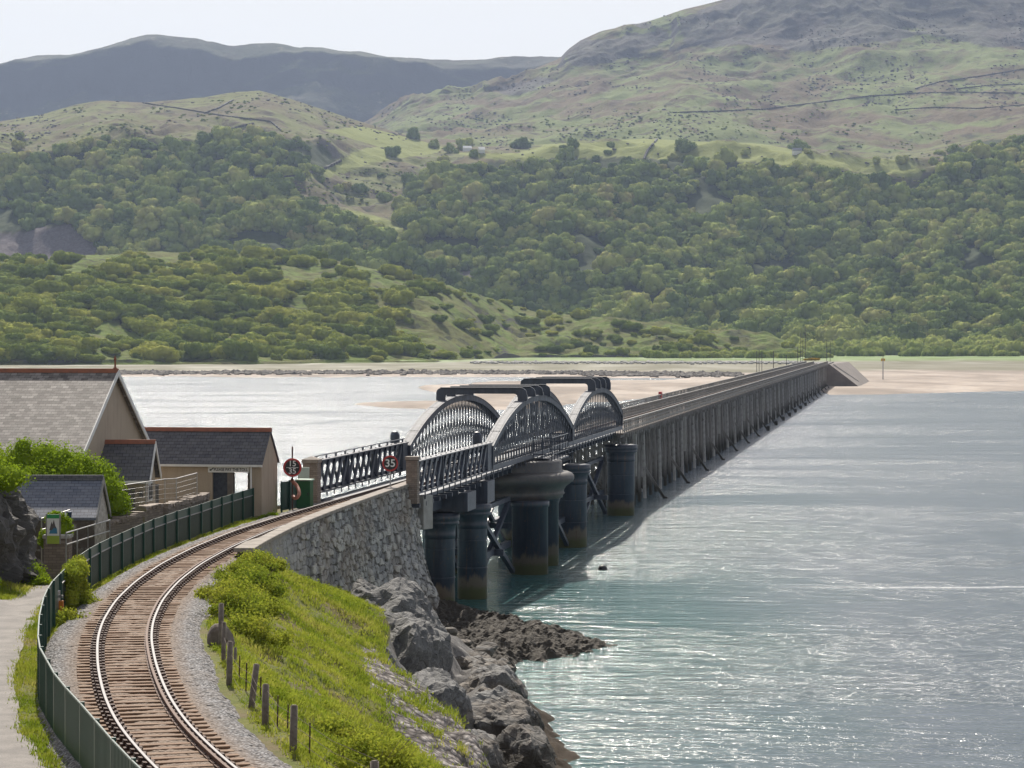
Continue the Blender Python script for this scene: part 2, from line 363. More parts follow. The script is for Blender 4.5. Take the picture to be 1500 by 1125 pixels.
M['rock'] = rockmat('coastal_rock', (.07, .07, .073), (.19, .185, .18), (.34, .33, .30))
M['rock_dark'] = rockmat('dark_cliff_rock', (.055, .05, .048), (.12, .11, .105), (.20, .19, .175), False)
M['weed_rock'] = rockmat('seaweed_rock', (.035, .026, .018), (.09, .066, .042), (.15, .125, .095))
M['old_wood'] = m_simple('silvered_post', (.24, .20, .17), (.12, .095, .08), 7, .9, .5)
# foliage
def leaf(name, stops, trans=.35, nscale=.35, rnd=.6, wsc=1.0):
    k = NM(name); oi = k.node('ShaderNodeObjectInfo'); n = k.noise(k.wpos(), nscale, 3); n2 = k.noise(k.wpos(), nscale * 7, 3)
    f = k.math('ADD', k.math('MULTIPLY', oi.outputs['Random'], rnd), k.math('MULTIPLY', n, 1 - rnd)); f = k.math('ADD', f, k.math('MULTIPLY', k.math('SUBTRACT', n2, .5), .5), True)
    c = k.ramp(f, stops); k.base(c); k.set(.95, spec=.04)
    tr = k.node('ShaderNodeBsdfTranslucent'); k.link(c, tr.inputs[0]); ms = k.node('ShaderNodeMixShader'); ms.inputs[0].default_value = trans
    k.link(k.b.outputs[0], ms.inputs[1]); k.link(tr.outputs[0], ms.inputs[2]); k.link(ms.outputs[0], k.out.inputs[0]); return k.m
M['leaf_front'] = leaf('windswept_oak_leaves', [(0, (.075, .115, .025)), (.3, (.17, .225, .04)), (.6, (.31, .345, .06)), (1, (.46, .44, .10))], .25, .03)
M['leaf_far'] = leaf('woodland_leaves', [(0, (.065, .10, .03)), (.3, (.13, .185, .045)), (.5, (.22, .28, .065)), (.72, (.36, .39, .11)), (1, (.36, .27, .14))], .15, .006, .55)
M['leaf_flat'] = leaf('willow_leaves', [(0, (.17, .23, .06)), (.5, (.33, .39, .10)), (1, (.48, .49, .15))], .35, .03)
M['leaf_hedge'] = leaf('bright_hedge_leaves', [(0, (.10, .17, .012)), (.5, (.24, .34, .02)), (1, (.42, .48, .05))], .45, .8, .2)
M['leaf_bramble'] = leaf('bramble_leaves', [(0, (.08, .125, .015)), (.35, (.20, .265, .025)), (.65, (.38, .40, .05)), (1, (.30, .20, .08))], .45, 1.1, .15)
M['leaf_gorse'] = leaf('gorse_flowers', [(0, (.10, .09, .02)), (.5, (.35, .24, .02)), (1, (.55, .38, .03))], .2, .3, .3)
M['grass_blade'] = leaf('grass_blades', [(0, (.09, .14, .012)), (.33, (.21, .285, .025)), (.55, (.35, .385, .05)), (.75, (.47, .43, .13)), (1, (.42, .32, .17))], .4, .45, .0)
M['dead_twig'] = m_simple('dead_twigs', (.22, .15, .10), (.14, .10, .07), 5, .9)
M['trunk'] = m_simple('bark', (.11, .09, .075), (.06, .05, .04), 2, .9, .3)
# ================================================================== LARGE STRUCTURE: hills, flats, water
def pl(pts):
    a = np.array(pts, float); return lambda x: np.interp(x, a[:, 0], a[:, 1])
def inpoly(px, py, poly):
    px = np.asarray(px, float); py = np.asarray(py, float); r = np.zeros(px.shape, bool); n = len(poly)
    for i in range(n):
        x1, y1 = poly[i]; x2, y2 = poly[(i + 1) % n]
        if y1 == y2: continue
        c = ((y1 > py) != (y2 > py)) & (px < (x2 - x1) * (py - y1) / (y2 - y1) + x1); r ^= c
    return r
class Layer:
    "hill surface: a few contour curves (distance, apparent height) blended into a height field with relief noise"
    def __init__(s, cols, curves, rows, noise, smooth=5, back=(600, .35)):
        s.cols = np.asarray(cols, float); n = len(s.cols); Ys = []; Zs = []
        for py, Y in curves:
            y = Y(s.cols) if callable(Y) else np.full(n, float(Y)); p = py(s.cols) if callable(py) else None
            z = HC - (p - HOR) / F * y if p is not None else np.full(n, float(py)); Ys.append(y); Zs.append(z)
        Ys.append(Ys[-1] + back[0]); Zs.append(Zs[-1] - back[0] * back[1])
        Ys = np.array(Ys); Zs = np.array(Zs); K = len(Ys)
        t = np.linspace(0, K - 1, rows); Y = np.array([np.interp(t, range(K), Ys[:, j]) for j in range(n)]).T
        Z = np.array([np.interp(t, range(K), Zs[:, j]) for j in range(n)]).T
        ker = np.hanning(smooth * 2 + 3)[1:-1]; ker /= ker.sum(); pad = len(ker) // 2
        for A in (Z,):
            P = np.pad(A, ((pad, pad), (0, 0)), mode='edge'); A[:] = sum(ker[i] * P[i:i + rows] for i in range(len(ker)))
        X = (s.cols[None, :] - 750) / F * Y; Z = Z + noise(X, Y, t[:, None] / (K - 1) * np.ones_like(X))
        s.X, s.Y, s.Z = X, Y, Z; s.PY = HOR + (HC - Z) * F / Y; s.PX = np.broadcast_to(s.cols[None, :], X.shape)
    def find(s, px, py):
        j = int(np.argmin(abs(s.cols - px))); c = s.PY[:, j]; w = np.where(c <= py)[0]
        if len(w) == 0: return None
        i = w[0]
        if i == 0: return Vector((s.X[0, j], s.Y[0, j], s.Z[0, j]))
        f = (c[i - 1] - py) / max(c[i - 1] - c[i], 1e-6); Y = s.Y[i - 1, j] * (1 - f) + s.Y[i, j] * f; z = s.Z[i - 1, j] * (1 - f) + s.Z[i, j] * f
        return Vector(((px - 750) / F * Y, Y, z))
    def mesh(s, name, mat, attrs=None):
        V = np.stack([s.X, s.Y, s.Z], -1).reshape(-1, 3)
        o = mesh_np(name, V, grid_faces(*s.X.shape), mat, smooth=True, attrs=attrs); o['kind'] = 'structure'; return o

def hillmat(name, g1, g2, brown, rock, amt_b=.5, amt_r=.5, sc=1.0):
    k = NM(name); wp = k.wpos(); a = k.noise(wp, .006 * sc, 7, .62, .4); b = k.noise(wp, .022 * sc, 7, .68, .5); f = k.noise(wp, .12 * sc, 5, .7)
    c = k.mix(k.ramp(f, [(.3, 0), (.7, 1)]), g1, g2)
    c = k.mix(k.math('MULTIPLY', k.ramp(a, [(.46, 0), (.56, 1)]), amt_b), c, brown)
    c = k.mix(k.math('MULTIPLY', k.ramp(b, [(.54, 0), (.60, 1)]), amt_r), c, tuple(x * .55 for x in brown))
    sps = k.noise(wp, .055, 3, .5, .6); c = k.mix(k.ramp(sps, [(.60, 0), (.66, .8)]), c, (.05, .055, .028)); sp2 = k.noise(wp, .028, 8, .8); c = k.mix(k.ramp(sp2, [(.58, 0), (.64, .6)]), c, (.20, .185, .12))
    c = k.mix(k.attr('crag_shade'), c, k.mix(k.ramp(f, [(.35, 0), (.65, 1)]), (.05, .047, .045), (.12, .11, .105)))  # dark crag rock; the mountain top's shade is put into this colour too
    gn = k.node('ShaderNodeNewGeometry'); sp = k.node('ShaderNodeSeparateXYZ'); k.link(gn.outputs['Normal'], sp.inputs[0])
    steep = k.math('ADD', sp.outputs[2], k.math('MULTIPLY', k.math('SUBTRACT', b, .5), .35))
    c = k.mix(k.ramp(steep, [(.66, 1), (.76, 0)]), c, rock)
    c = k.mix(k.attr('field'), c, k.mix(f, (.23, .25, .075), (.19, .215, .06)))
    c = k.mix(k.attr('scree'), c, k.mix(k.ramp(k.noise(wp, .35, 4, .8), [(.3, 0), (.7, 1)]), (.10, .085, .09), (.19, .165, .165)))
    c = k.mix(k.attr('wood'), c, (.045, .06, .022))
    k.base(c); k.set(.95, spec=.1); b1 = k.bump(b, .5, 8); k.bump(f, .5, 1.5, b1); return k.m
M['hill_front'] = hillmat('bracken_hill', (.18, .235, .045), (.12, .165, .035), (.15, .13, .055), (.13, .12, .11), .6, .5, 6)
M['hill_mid'] = hillmat('rough_pasture', (.17, .18, .065), (.13, .145, .05), (.125, .095, .06), (.12, .11, .10), .75, .9, 1.6)
M['hill_far'] = hillmat('mountain_grass', (.17, .20, .065), (.12, .15, .05), (.12, .075, .05), (.075, .072, .07), .8, .75, 1.0)
M['hill_ridge'] = hillmat('distant_heather', (.085, .09, .05), (.07, .075, .045), (.07, .06, .05), (.06, .055, .05), .5, .4, .6)

# ---- far ridge
cols = np.arange(-600, 2101, 8.0)
ridge = pl([(-600, 120), (-200, 100), (0, 90), (50, 82), (110, 77), (180, 66), (210, 60), (280, 58), (320, 62), (350, 69), (410, 70), (440, 74), (500, 80), (580, 86), (650, 86), (730, 83), (800, 80), (860, 80), (1200, 110), (2100, 150)])
LR = Layer(cols, [(lambda x: 0 * x + 330, 5500), (lambda x: 0 * x + 215, 6020), (lambda x: ridge(x) + 70, 6190), (lambda x: ridge(x) + 14, 6270), (ridge, 6350)], 150,
           lambda X, Y, t: (fbm(X, Y, 380, 5, 3, ridged=True) * 45 + fbm(X, Y * .4, 120, 4, 8) * 18) * np.clip(1.2 - 1.7 * abs(t - .35), 0, 1) * (t < .8) + 0, 4, (900, .25))
LR.mesh('far_ridge', M['hill_ridge'])
# ---- mountain
msil = pl([(-600, 330), (380, 262), (450, 240), (500, 215), (560, 188), (600, 163), (650, 148), (700, 131), (760, 111), (820, 86), (832, 73), (850, 60), (880, 46), (950, 32), (1000, 15), (1050, 3), (1120, -16), (1250, -40), (1500, -60), (2100, -30)])
base_c = lambda x: np.maximum(225 + 0 * x, msil(x) + 14)
fr = lambda f: (lambda x: base_c(x) * (1 - f) + msil(x) * f)
LM = Layer(np.arange(350, 2101, 4.0), [(lambda x: base_c(x) + 90, 3300), (base_c, 3560), (fr(.22), 4050), (fr(.45), 4480), (fr(.60), 4640), (fr(.80), 4760), (fr(.95), 4840), (msil, 4900)], 330,
           lambda X, Y, t: (fbm(X, Y, 520, 6, 21, ridged=True) * 42 + fbm(X, Y, 150, 5, 33, ridged=True) * 13 + fbm(X * 1.0, Y * .3, 40, 4, 50, ridged=True) * (4 + 5 * (t > .55))) * np.clip(t * 5, .25, 1) * np.clip((.80 - t) * 7, .04, 1), 6, (900, .2))
_n = fbm(LM.X, LM.Z * 2.2, 90, 4, 61) * 26; _px = LM.PX + _n; _py = LM.PY + _n * .6
_cr = (inpoly(_px, _py, [(835, 74), (856, 58), (885, 47), (950, 36), (968, 44), (945, 75), (905, 92), (860, 94), (828, 92)]) | inpoly(_px, _py, [(985, 40), (1060, 4), (1100, -60), (1700, -80), (1700, 60), (1440, 62), (1330, 48), (1240, 62), (1150, 72), (1050, 76), (1010, 72)]) | inpoly(_px, _py, [(730, 130), (790, 112), (815, 118), (800, 140), (740, 142)]))
LM.mesh('mountain', M['hill_far'], {'crag_shade': _cr.astype(float) * .85})
# ---- wooded middle hillside
midsil = pl([(-600, 230), (-200, 190), (0, 176), (60, 166), (110, 153), (150, 147), (220, 151), (300, 144), (350, 136), (380, 134), (400, 139), (440, 150), (480, 163), (520, 176), (560, 187), (620, 204), (680, 214), (760, 213), (860, 207), (950, 203), (1000, 205), (1100, 206), (1200, 214), (1300, 222), (1360, 216), (1400, 207), (1460, 196), (1500, 192), (2100, 170)])
up = pl([(-600, 300), (0, 235), (200, 222), (400, 232), (500, 262), (620, 268), (700, 240), (900, 232), (1100, 238), (1200, 247), (1300, 258), (1400, 240), (1500, 220), (2100, 200)])
ymid = pl([(-600, 3500), (400, 3550), (640, 3500), (2100, 3500)])
LB = Layer(np.arange(-600, 2101, 4.0), [(1.0, 2150), (lambda x: 0 * x + 488, 2330), (lambda x: 430 + 12 * np.sin(x / 130.), 2460), (lambda x: 345 + 14 * np.sin(x / 90. + 1), 2720), (up, 3050), (lambda x: up(x) * .45 + midsil(x) * .55, 3330), (midsil, ymid)], 360,
           lambda X, Y, t: (fbm(X, Y, 380, 5, 71) * 62 + fbm(X, Y, 150, 5, 75, ridged=True) * 26 + fbm(X, Y, 30, 3, 79, ridged=True) * 2.2) * np.clip(t * 9, 0, 1) * np.clip((.86 - t) * 6, .25, 1) * np.interp(t, [.52, .70], [1, .30]), 6, (500, .25))
W_LEFT = [(-300, 240), (0, 222), (60, 228), (120, 205), (200, 208), (300, 207), (350, 192), (420, 203), (478, 216), (494, 240), (430, 262), (405, 272), (470, 300), (530, 325), (575, 350), (625, 352), (700, 340), (700, 540), (-300, 540)]
W_RIGHT = [(580, 300), (595, 262), (640, 246), (700, 240), (760, 236), (900, 231), (1000, 236), (1100, 239), (1200, 247), (1290, 262), (1345, 268), (1378, 244), (1400, 216), (1450, 205), (1520, 198), (1800, 190), (1800, 500), (940, 500), (900, 540), (600, 540), (620, 350), (590, 330)]
SCREE = [(-60, 345), (20, 340), (70, 330), (105, 328), (130, 345), (150, 370), (140, 400), (-60, 400)]
SCREE2 = [(670, 398), (715, 392), (730, 405), (690, 425), (670, 420)]
F1 = [(425, 256), (500, 232), (552, 214), (520, 205), (470, 190), (530, 186), (590, 200), (650, 216), (640, 224), (540, 240), (480, 262), (440, 265)]
F2 = [(640, 222), (760, 226), (800, 212), (900, 206), (950, 203), (1100, 207), (1230, 232), (1340, 235), (1352, 262), (1240, 250), (1100, 238), (960, 236), (800, 240), (740, 236)]
F3 = [(505, 306), (560, 320), (600, 332), (630, 350), (575, 350), (560, 335), (520, 322)]
def attrs_for(L):
    j = fbm(L.X, L.Y, 60, 3, 5) * 6; px = L.PX + j; py = L.PY + j * .4
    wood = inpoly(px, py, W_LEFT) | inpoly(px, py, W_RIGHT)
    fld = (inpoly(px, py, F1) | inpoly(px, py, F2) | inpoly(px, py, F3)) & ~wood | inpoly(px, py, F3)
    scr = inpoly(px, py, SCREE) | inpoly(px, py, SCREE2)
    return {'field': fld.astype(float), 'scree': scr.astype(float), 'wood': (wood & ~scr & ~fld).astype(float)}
LB.mesh('wooded_hillside', M['hill_mid'], attrs_for(LB))
# ---- front hill
asil = pl([(-600, 395), (-200, 385), (0, 376), (60, 380), (130, 372), (200, 366), (300, 371), (400, 372), (470, 378), (520, 392), (580, 401), (640, 411), (700, 428), (750, 443), (800, 455), (860, 464), (900, 472), (950, 480), (1000, 489), (1060, 494), (1130, 503), (1180, 514), (1215, 524)])
afy = pl([(-600, 1440), (0, 1470), (300, 1500), (640, 1580), (700, 1700), (760, 1830), (1215, 1900)])
def afoot(x): return HOR + (HC - 0.2) * F / afy(x)
fa = lambda f: (lambda x: afoot(x) * (1 - f) + asil(x) * f)
yy = lambda f, e=0: (lambda x: afy(x) + e + f * (40 + 2.9 * (afoot(x) - asil(x))))
LA = Layer(np.arange(-600, 1217, 3.0), [(-1.0, lambda x: afy(x) - 2), (lambda x: afoot(x) - 6 * np.clip((afoot(x) - asil(x)) / 60, 0, 1), lambda x: afy(x) + 5), (fa(.15), yy(.14, 10)), (fa(.5), yy(.48, 5)), (fa(.8), yy(.75)), (fa(1), yy(1))], 260,
           lambda X, Y, t: (fbm(X, Y, 95, 5, 91) * 15 + fbm(X, Y, 30, 4, 95, ridged=True) * 3.5) * np.clip((t - .12) * 7, 0, 1) * np.clip((.9 - t) * 5, .3, 1), 4, (300, .3))
LA.mesh('front_hill', M['hill_front'])

# ---- ground sheet under everything (sea bed and plain), out to the horizon
M['bed'] = m_simple('estuary_bed', (.16, .15, .12), (.10, .10, .08), .05, .95)
g = MB(); g.box(-26000, 26000, -3000, 40000, -9, -6); tag(g.build('estuary_bed', M['bed']), kind='structure')
# ---- flats: sand, mud and salt marsh, one height field just above/below the water
xs = np.arange(-400, 2001, 5.0); ys = np.concatenate([[512, 516], np.arange(519, 560, .6), np.arange(560, 612, .8)])
PX, PY = np.meshgrid(xs, ys); Yw = HC * F / (PY - HOR); Xw = (PX - 750) / F * Yw
nz = fbm(Xw, Yw, 60, 5, 131); nz2 = fbm(Xw, Yw * .5, 14, 4, 137)
qx = PX + nz * 26; qy = PY + nz * 1.6 + nz2 * .8
SAND = [(-400, 551), (600, 552), (900, 553), (1010, 553), (960, 556), (800, 558), (700, 561), (640, 564), (607, 568), (628, 574), (700, 577), (705, 583), (640, 589), (560, 590), (510, 592), (560, 597), (660, 600), (760, 600), (860, 590), (905, 588), (985, 577), (1120, 567), (1180, 568), (1210, 578), (1300, 577), (1400, 574), (1500, 571), (1650, 573), (2000, 572), (2000, 400), (-400, 400)]
POOL = [(1010, 553), (1130, 548), (1250, 546), (1262, 552), (1200, 560), (1120, 563), (1040, 556)]
ins = inpoly(qx, qy, SAND)
# distance to the edge approximated by blurring the mask
D = ins.astype(float)
for _ in range(3):
    P = np.pad(D, 1, mode='edge'); D = (P[:-2, 1:-1] + P[2:, 1:-1] + P[1:-1, :-2] + P[1:-1, 2:] + P[1:-1, 1:-1] * 2) / 6
Zs = (D - .5) * .9 + np.clip(nz2, -1, 1) * .12
shore = pl([(-400, 535), (650, 534), (700, 531), (760, 531.5), (1180, 531.5), (1240, 532), (1300, 530.5), (1500, 530.5), (2000, 530)])(PX)
marsh = np.clip((shore - PY + nz * 1.2) / 1.2, 0, 1)
Zs = Zs + marsh * 1.3
mud = np.clip((pl([(-400, 546), (900, 546), (1100, 549), (1180, 553), (1255, 546), (1300, 545), (1500, 545), (2000, 545)])(PX) - PY + nz * 2) / 2.5, 0, 1)
k = NM('estuary_flats'); wp = k.wpos((1, .35, 1)); n = k.noise(wp, .03, 6, .6, .5); n2 = k.noise(wp, .25, 5, .7)
c = k.mix(k.ramp(n, [(.35, 0), (.65, 1)]), (.35, .28, .225), (.225, .185, .155)); c = k.mix(k.ramp(n2, [(.50, 0), (.60, .6)]), c, (.20, .175, .155))
c = k.mix(k.attr('mud'), c, k.mix(n2, (.155, .135, .085), (.13, .13, .075)))
c = k.mix(k.attr('marsh'), c, k.mix(k.noise(k.wpos(), .05, 5, .7), (.09, .18, .02), (.15, .20, .04)))
k.base(c); k.link(k.ramp(n, [(.3, .6), (.6, .9)]), k.b.inputs['Roughness']); k.set(spec=.25); k.bump(n2, .4, .3); M['flats'] = k.m
V = np.stack([Xw, Yw, Zs], -1).reshape(-1, 3)
fl = mesh_np('sand_flats', V, grid_faces(*Xw.shape), M['flats'], smooth=True, attrs={'mud': mud, 'marsh': marsh}); tag(fl, kind='structure')
# ---- water
k = NM('estuary_water'); tc = k.wpos(); sep = k.node('ShaderNodeSeparateXYZ'); k.link(tc, sep.inputs[0])
teal_var = k.noise(k.wpos((1, .5, 1)), .02, 4, .6)
wl = k.math('SUBTRACT', k.math('MULTIPLY', sep.outputs[1], .15316), sep.outputs[0])
bridge_refl = k.ramp(k.math('DIVIDE', k.math('ADD', wl, k.math('MULTIPLY', k.math('SUBTRACT', teal_var, .5), 40.0)), 40.0), [(.02, 0), (.45, 1)])
near = k.math('MULTIPLY', bridge_refl, k.ramp(k.math('DIVIDE', sep.outputs[1], 420.0), [(.3, 1), (.75, 0)]))
c = k.mix(near, (.10, .13, .165), k.mix(teal_var, (.015, .10, .095), (.03, .13, .125))); dy = k.math('ABSOLUTE', k.math('ADD', k.math('SUBTRACT', sep.outputs[1], 168.2), k.math('MULTIPLY', k.math('SUBTRACT', k.noise(k.wpos((1, .0, 0)), .06, 3), .5), 5.0)))  # teal by the bridge: its dark reflection is put into the base colour
foam = k.math('MULTIPLY', k.ramp(k.math('DIVIDE', dy, 2.0), [(.10, 1), (.42, 0)]), k.ramp(k.math('DIVIDE', sep.outputs[0], 40.0), [(.42, 0), (.6, 1)]))
foam = k.math('MULTIPLY', foam, k.ramp(k.noise(k.wpos((1, 3, 1)), 2.2, 4, .8), [(.40, 0), (.56, .9)])); c = k.mix(foam, c, (.75, .77, .78))
k.base(c); k.link(k.ramp(near, [(0, .20), (1, .10)]), k.b.inputs['Roughness']); k.b.inputs['IOR'].default_value = 1.33
w0 = k.noise(k.wpos((.30, 1.0, 1)), .16, 5, .7, .8); w1 = k.noise(k.wpos((.6, 1.6, 1)), .55, 5, .66, .6); w2 = k.noise(k.wpos((.9, 1.7, 1)), 1.9, 4, .6, .4); w3 = k.noise(k.wpos((1, 1, 1)), 6.0, 3, .6)
cur = k.ramp(k.noise(k.wpos((1, 2.2, 1)), .016, 5, .62, 1.2), [(.36, .42), (.52, .7), (.64, 1.0)])
h = k.math('ADD', k.math('ADD', k.math('MULTIPLY', w0, 2.2), k.math('MULTIPLY', w1, 1.1)), k.math('ADD', k.math('MULTIPLY', w2, .3), k.math('MULTIPLY', w3, .10)))
bn = k.node('ShaderNodeBump'); bn.inputs['Distance'].default_value = .38; k.link(h, bn.inputs['Height']); k.link(cur, bn.inputs['Strength']); k.link(bn.outputs[0], k.b.inputs['Normal'])
M['water'] = k.m
g = MB(); g.box(-2500, 2500, 20, 2400, -3.0, 0.0)
wo_ = mesh_np('water', [(-2500, -200, 0), (2500, -200, 0), (2500, 2100, 0), (-2500, 2100, 0)], [(0, 1, 2, 3)], M['water']); tag(wo_, kind='structure')
# ---- line of dark stones (old training bank) left and centre, pale stones along the meadow
def boulder_field(n, fn, size, mat, name, seed=0, flat=.6, **kw):
    rg = np.random.default_rng(seed); ico = bmesh.new(); bmesh.ops.create_icosphere(ico, subdivisions=1, radius=1)
    bv = np.array([v.co[:] for v in ico.verts]); bf = np.array([[v.index for v in f.verts] for f in ico.faces]); ico.free()
    Vs = []; Fs = []; b = 0
    for i in range(n):
        p, sc = fn(rg); s_ = size * sc * rg.uniform(.5, 1.4); a = rg.uniform(0, 6.28)
        v = bv * (1 + rg.uniform(-.3, .3, (len(bv), 1))) * np.array([rg.uniform(.8, 1.4), 1, flat]) * s_
        v = np.stack([v[:, 0] * math.cos(a) - v[:, 1] * math.sin(a), v[:, 0] * math.sin(a) + v[:, 1] * math.cos(a), v[:, 2]], 1) + np.array(p)
        Vs.append(v); Fs.append(bf + b); b += len(bv)
    return mesh_np(name, np.concatenate(Vs), np.concatenate(Fs), mat, **kw)
def fn_bank(rg):
    px = rg.uniform(-150, 1085) if rg.random() < .8 else rg.uniform(850, 1085); py = rg.normal(547.6, 1.2) + (2.5 if px > 850 else 0) * rg.random() + 2.0 * max(0, (px - 850) / 230) - 1
    p = at_z(px, py, .3); return (p.x, p.y, .35), 1
M['bank_stone'] = m_simple('dark_weedy_stone', (.10, .085, .075), (.045, .04, .035), .4, .85, .4)
tag(boulder_field(4200, fn_bank, 1.25, M['bank_stone'], 'training_bank_stones', 3), 'long low line of dark weedy stones across the estuary between water and sand', 'stone bank', kind='stuff')
def fn_pale(rg):
    px = rg.uniform(690, 1180); p = at_z(px, rg.normal(531, .7), .8); return (p.x, p.y, .9), 1
tag(boulder_field(900, fn_pale, 1.0, M['concrete'], 'shore_stones', 4), 'scatter of pale stones along the edge of the green meadow', 'stones', kind='stuff')
# ================================================================== NEAR GROUND, RAILWAY, PATH
_tc = np.array([(3.5, 20), (-2.9, 42), (-5.2, 48), (-6.55, 52.2), (-7.95, 57.2), (-9.0, 61.9), (-10.03, 67.4), (-11.0, 73.4), (-11.6, 78.2), (-12.15, 84.4), (-12.45, 90.9), (-12.5, 98), (-12.2, 105.8), (-11.55, 114.3), (-10.6, 122), (-9.6, 129), (-8.55, 136), (-7.95, 140)])
_f = np.linspace(20, 140, 600); _x = np.interp(_f, _tc[:, 1], _tc[:, 0])
_ker = np.hanning(41); _ker /= _ker.sum(); _xs = np.convolve(np.pad(_x, 20, mode='reflect', reflect_type='odd'), _ker, 'valid')
_Y2 = np.concatenate([_f, [1000.0]]); _X2 = np.concatenate([_xs, [_xs[-1] + .15316 * 860]])
def xc(Y): return np.interp(Y, _Y2, _X2)
def dxc(Y): return (xc(np.asarray(Y) + .6) - xc(np.asarray(Y) - .6)) / 1.2
RZ = 7.66                                     # top of rail
def dist_right(X, Y): return (X - xc(Y)) / np.sqrt(1 + dxc(Y) ** 2)
def sm(a, b, x): t = np.clip((x - a) / (b - a), 0, 1); return t * t * (3 - 2 * t)
def ground_h(X, Y, detail=True):
    X = np.asarray(X, float); Y = np.asarray(Y, float)
    d = dist_right(X, Y)
    z = np.full(X.shape, 7.22)
    # right bank (no wall): shoulder, then the long slope to the rocks
    slope = 7.25 - .56 * np.maximum(d - 3.0, 0) - .05 * np.maximum(d - 8.5, 0)
    db_ = np.interp(Y, [60, 80, 88, 91, 92.5, 95, 105], [12.5, 11.5, 10.4, 9.3, 8.1, 7.6, 7.0]); slope = slope - 1.3 * np.maximum(d - db_, 0)
    slope = np.maximum(slope, .4 - .12 * np.maximum(d - 12, 0))
    hump = .12 * np.exp(-((d - 2.9) / .9) ** 2) * sm(90, 98, Y) * sm(108, 103, Y)
    foot = np.interp(Y, [100, 104, 116, 125, 133, 141, 150], [7.3, 7.0, 5.3, 3.9, 2.6, 1.2, -.3])
    wallside = np.where(d > 2.0, foot - .42 * np.maximum(d - 2.2, 0) + .0, 7.2)
    wallside = np.maximum(wallside, np.interp(Y, [100, 120, 132, 140], [1.0, 1.1, .3, -1.2]) - .1 * np.maximum(d - 8, 0))
    t = sm(100, 105, Y)
    zr = (slope + hump) * (1 - t) + np.minimum(wallside, slope + 1.0) * t
    z = np.where(d > 0, np.where(d < 1.6, 7.2, zr), z)
    # left: yard by the buildings falls a little, grass bank under the cliff rises
    zl = 7.22 - .75 * sm(-3.0, -6.5, d) * sm(84, 92, Y)
    rise = .45 * np.maximum(-d - 4.6, 0) * sm(103, 94, Y) * sm(66, 82, Y) + .3 * np.maximum(-d - 7.5, 0) * sm(82, 60, Y)
    z = np.where(d <= 0, zl + rise, z)
    z = np.where(d <= 0, z * sm(147, 138, Y) - 2.5 * sm(138, 147, Y), z)
    z = np.where(d > -6, z - 10 * sm(140.2, 141.4, Y), z)
    if detail:
        g = np.clip((d - 3.0) / 1.5, 0, 1)
        z = z + g * (fbm(X, Y, 3.2, 4, 201) * .38 + fbm(X, Y, .8, 3, 205) * .10) + (d < -2.4) * fbm(X, Y, 2.5, 3, 209) * .05
        rk = sm(4.2, 2.6, z) * (d > 3)
        z = z + rk * (fbm(X, Y, 3.0, 5, 221, ridged=True) * .7)
    co_ = np.interp(Y, [60, 98, 109, 122, 130, 140], [5, 1.9, 1.2, -.6, -2.8, -4.5]); z = np.where(d > 3, np.minimum(z, .3 + (co_ - X) * .75 + .6 * fbm(X, Y, 2.0, 4, 231)), z)
    return z
k = NM('bank_soil'); wp = k.wpos(); n = k.noise(wp, .9, 6, .65); n2 = k.noise(wp, 7, 5, .75); n3 = k.noise(wp, .35, 4, .6)
c = k.mix(k.ramp(n, [(.35, 0), (.6, 1)]), (.10, .125, .02), (.17, .17, .04)); c = k.mix(k.ramp(n3, [(.45, 0), (.58, .85)]), c, (.17, .125, .075))
c = k.mix(k.ramp(n2, [(.35, .55), (.55, 0)]), c, (.06, .07, .015))
v = k.node('ShaderNodeTexVoronoi', feature='F1'); v.inputs['Scale'].default_value = 4.2; k.link(k.wpos((1, .8, 1)), v.inputs['Vector']); sp = k.node('ShaderNodeSeparateColor'); k.link(v.outputs['Color'], sp.inputs[0])
st = k.mix(k.ramp(v.outputs['Distance'], [(.35, 0), (.62, .85)]), k.ramp(sp.outputs[0], [(0, (.16, .14, .135)), (.5, (.29, .26, .25)), (1, (.42, .39, .37))]), (.07, .06, .055))
c = k.mix(k.ramp(k.math('ADD', k.attr('pitch'), k.math('MULTIPLY', k.math('SUBTRACT', n, .5), 1.1)), [(.45, 0), (.55, 1)]), c, st)
rk = k.mix(k.ramp(n, [(.3, 0), (.7, 1)]), (.09, .085, .085), (.24, .23, .22)); rk = k.mix(k.ramp(n2, [(.55, 0), (.65, .6)]), rk, (.34, .33, .31))
c = k.mix(k.ramp(k.math('ADD', k.attr('rock'), k.math('MULTIPLY', k.math('SUBTRACT', n, .5), .9)), [(.45, 0), (.55, 1)]), c, rk)
sepz = k.node('ShaderNodeSeparateXYZ'); k.link(wp, sepz.inputs[0])
c = k.mix(k.ramp(k.math('DIVIDE', k.math('ADD', sepz.outputs[2], n), 4.0), [(.36, 1), (.52, 0)]), c, (.05, .036, .024))
k.base(c); k.set(.92, spec=.2); b1 = k.bump(n2, .6, .12); k.bump(k.math('MULTIPLY', k.math('SUBTRACT', 1.0, v.outputs['Distance']), k.attr('pitch')), .9, .15, b1); M['ground'] = k.m
gx = np.arange(-48, 16, .2); gy = np.arange(26, 152, .22); GX, GY = np.meshgrid(gx, gy); GZ = ground_h(GX, GY)
dd = dist_right(GX, GY); ppx = 750 + GX / GY * F; ppy = HOR + (HC - GZ) * F / GY
PITCH = [(560, 968), (600, 985), (650, 1040), (690, 1080), (760, 1130), (760, 1260), (600, 1200), (640, 1125), (560, 1040), (545, 1000)]
pg_ = np.interp(GY, [60, 73, 80, 92, 100], [9.4, 8.5, 7.8, 7.0, 7.0]); pitch = sm(-.3, .3, dd - pg_) * sm(98, 93, GY)
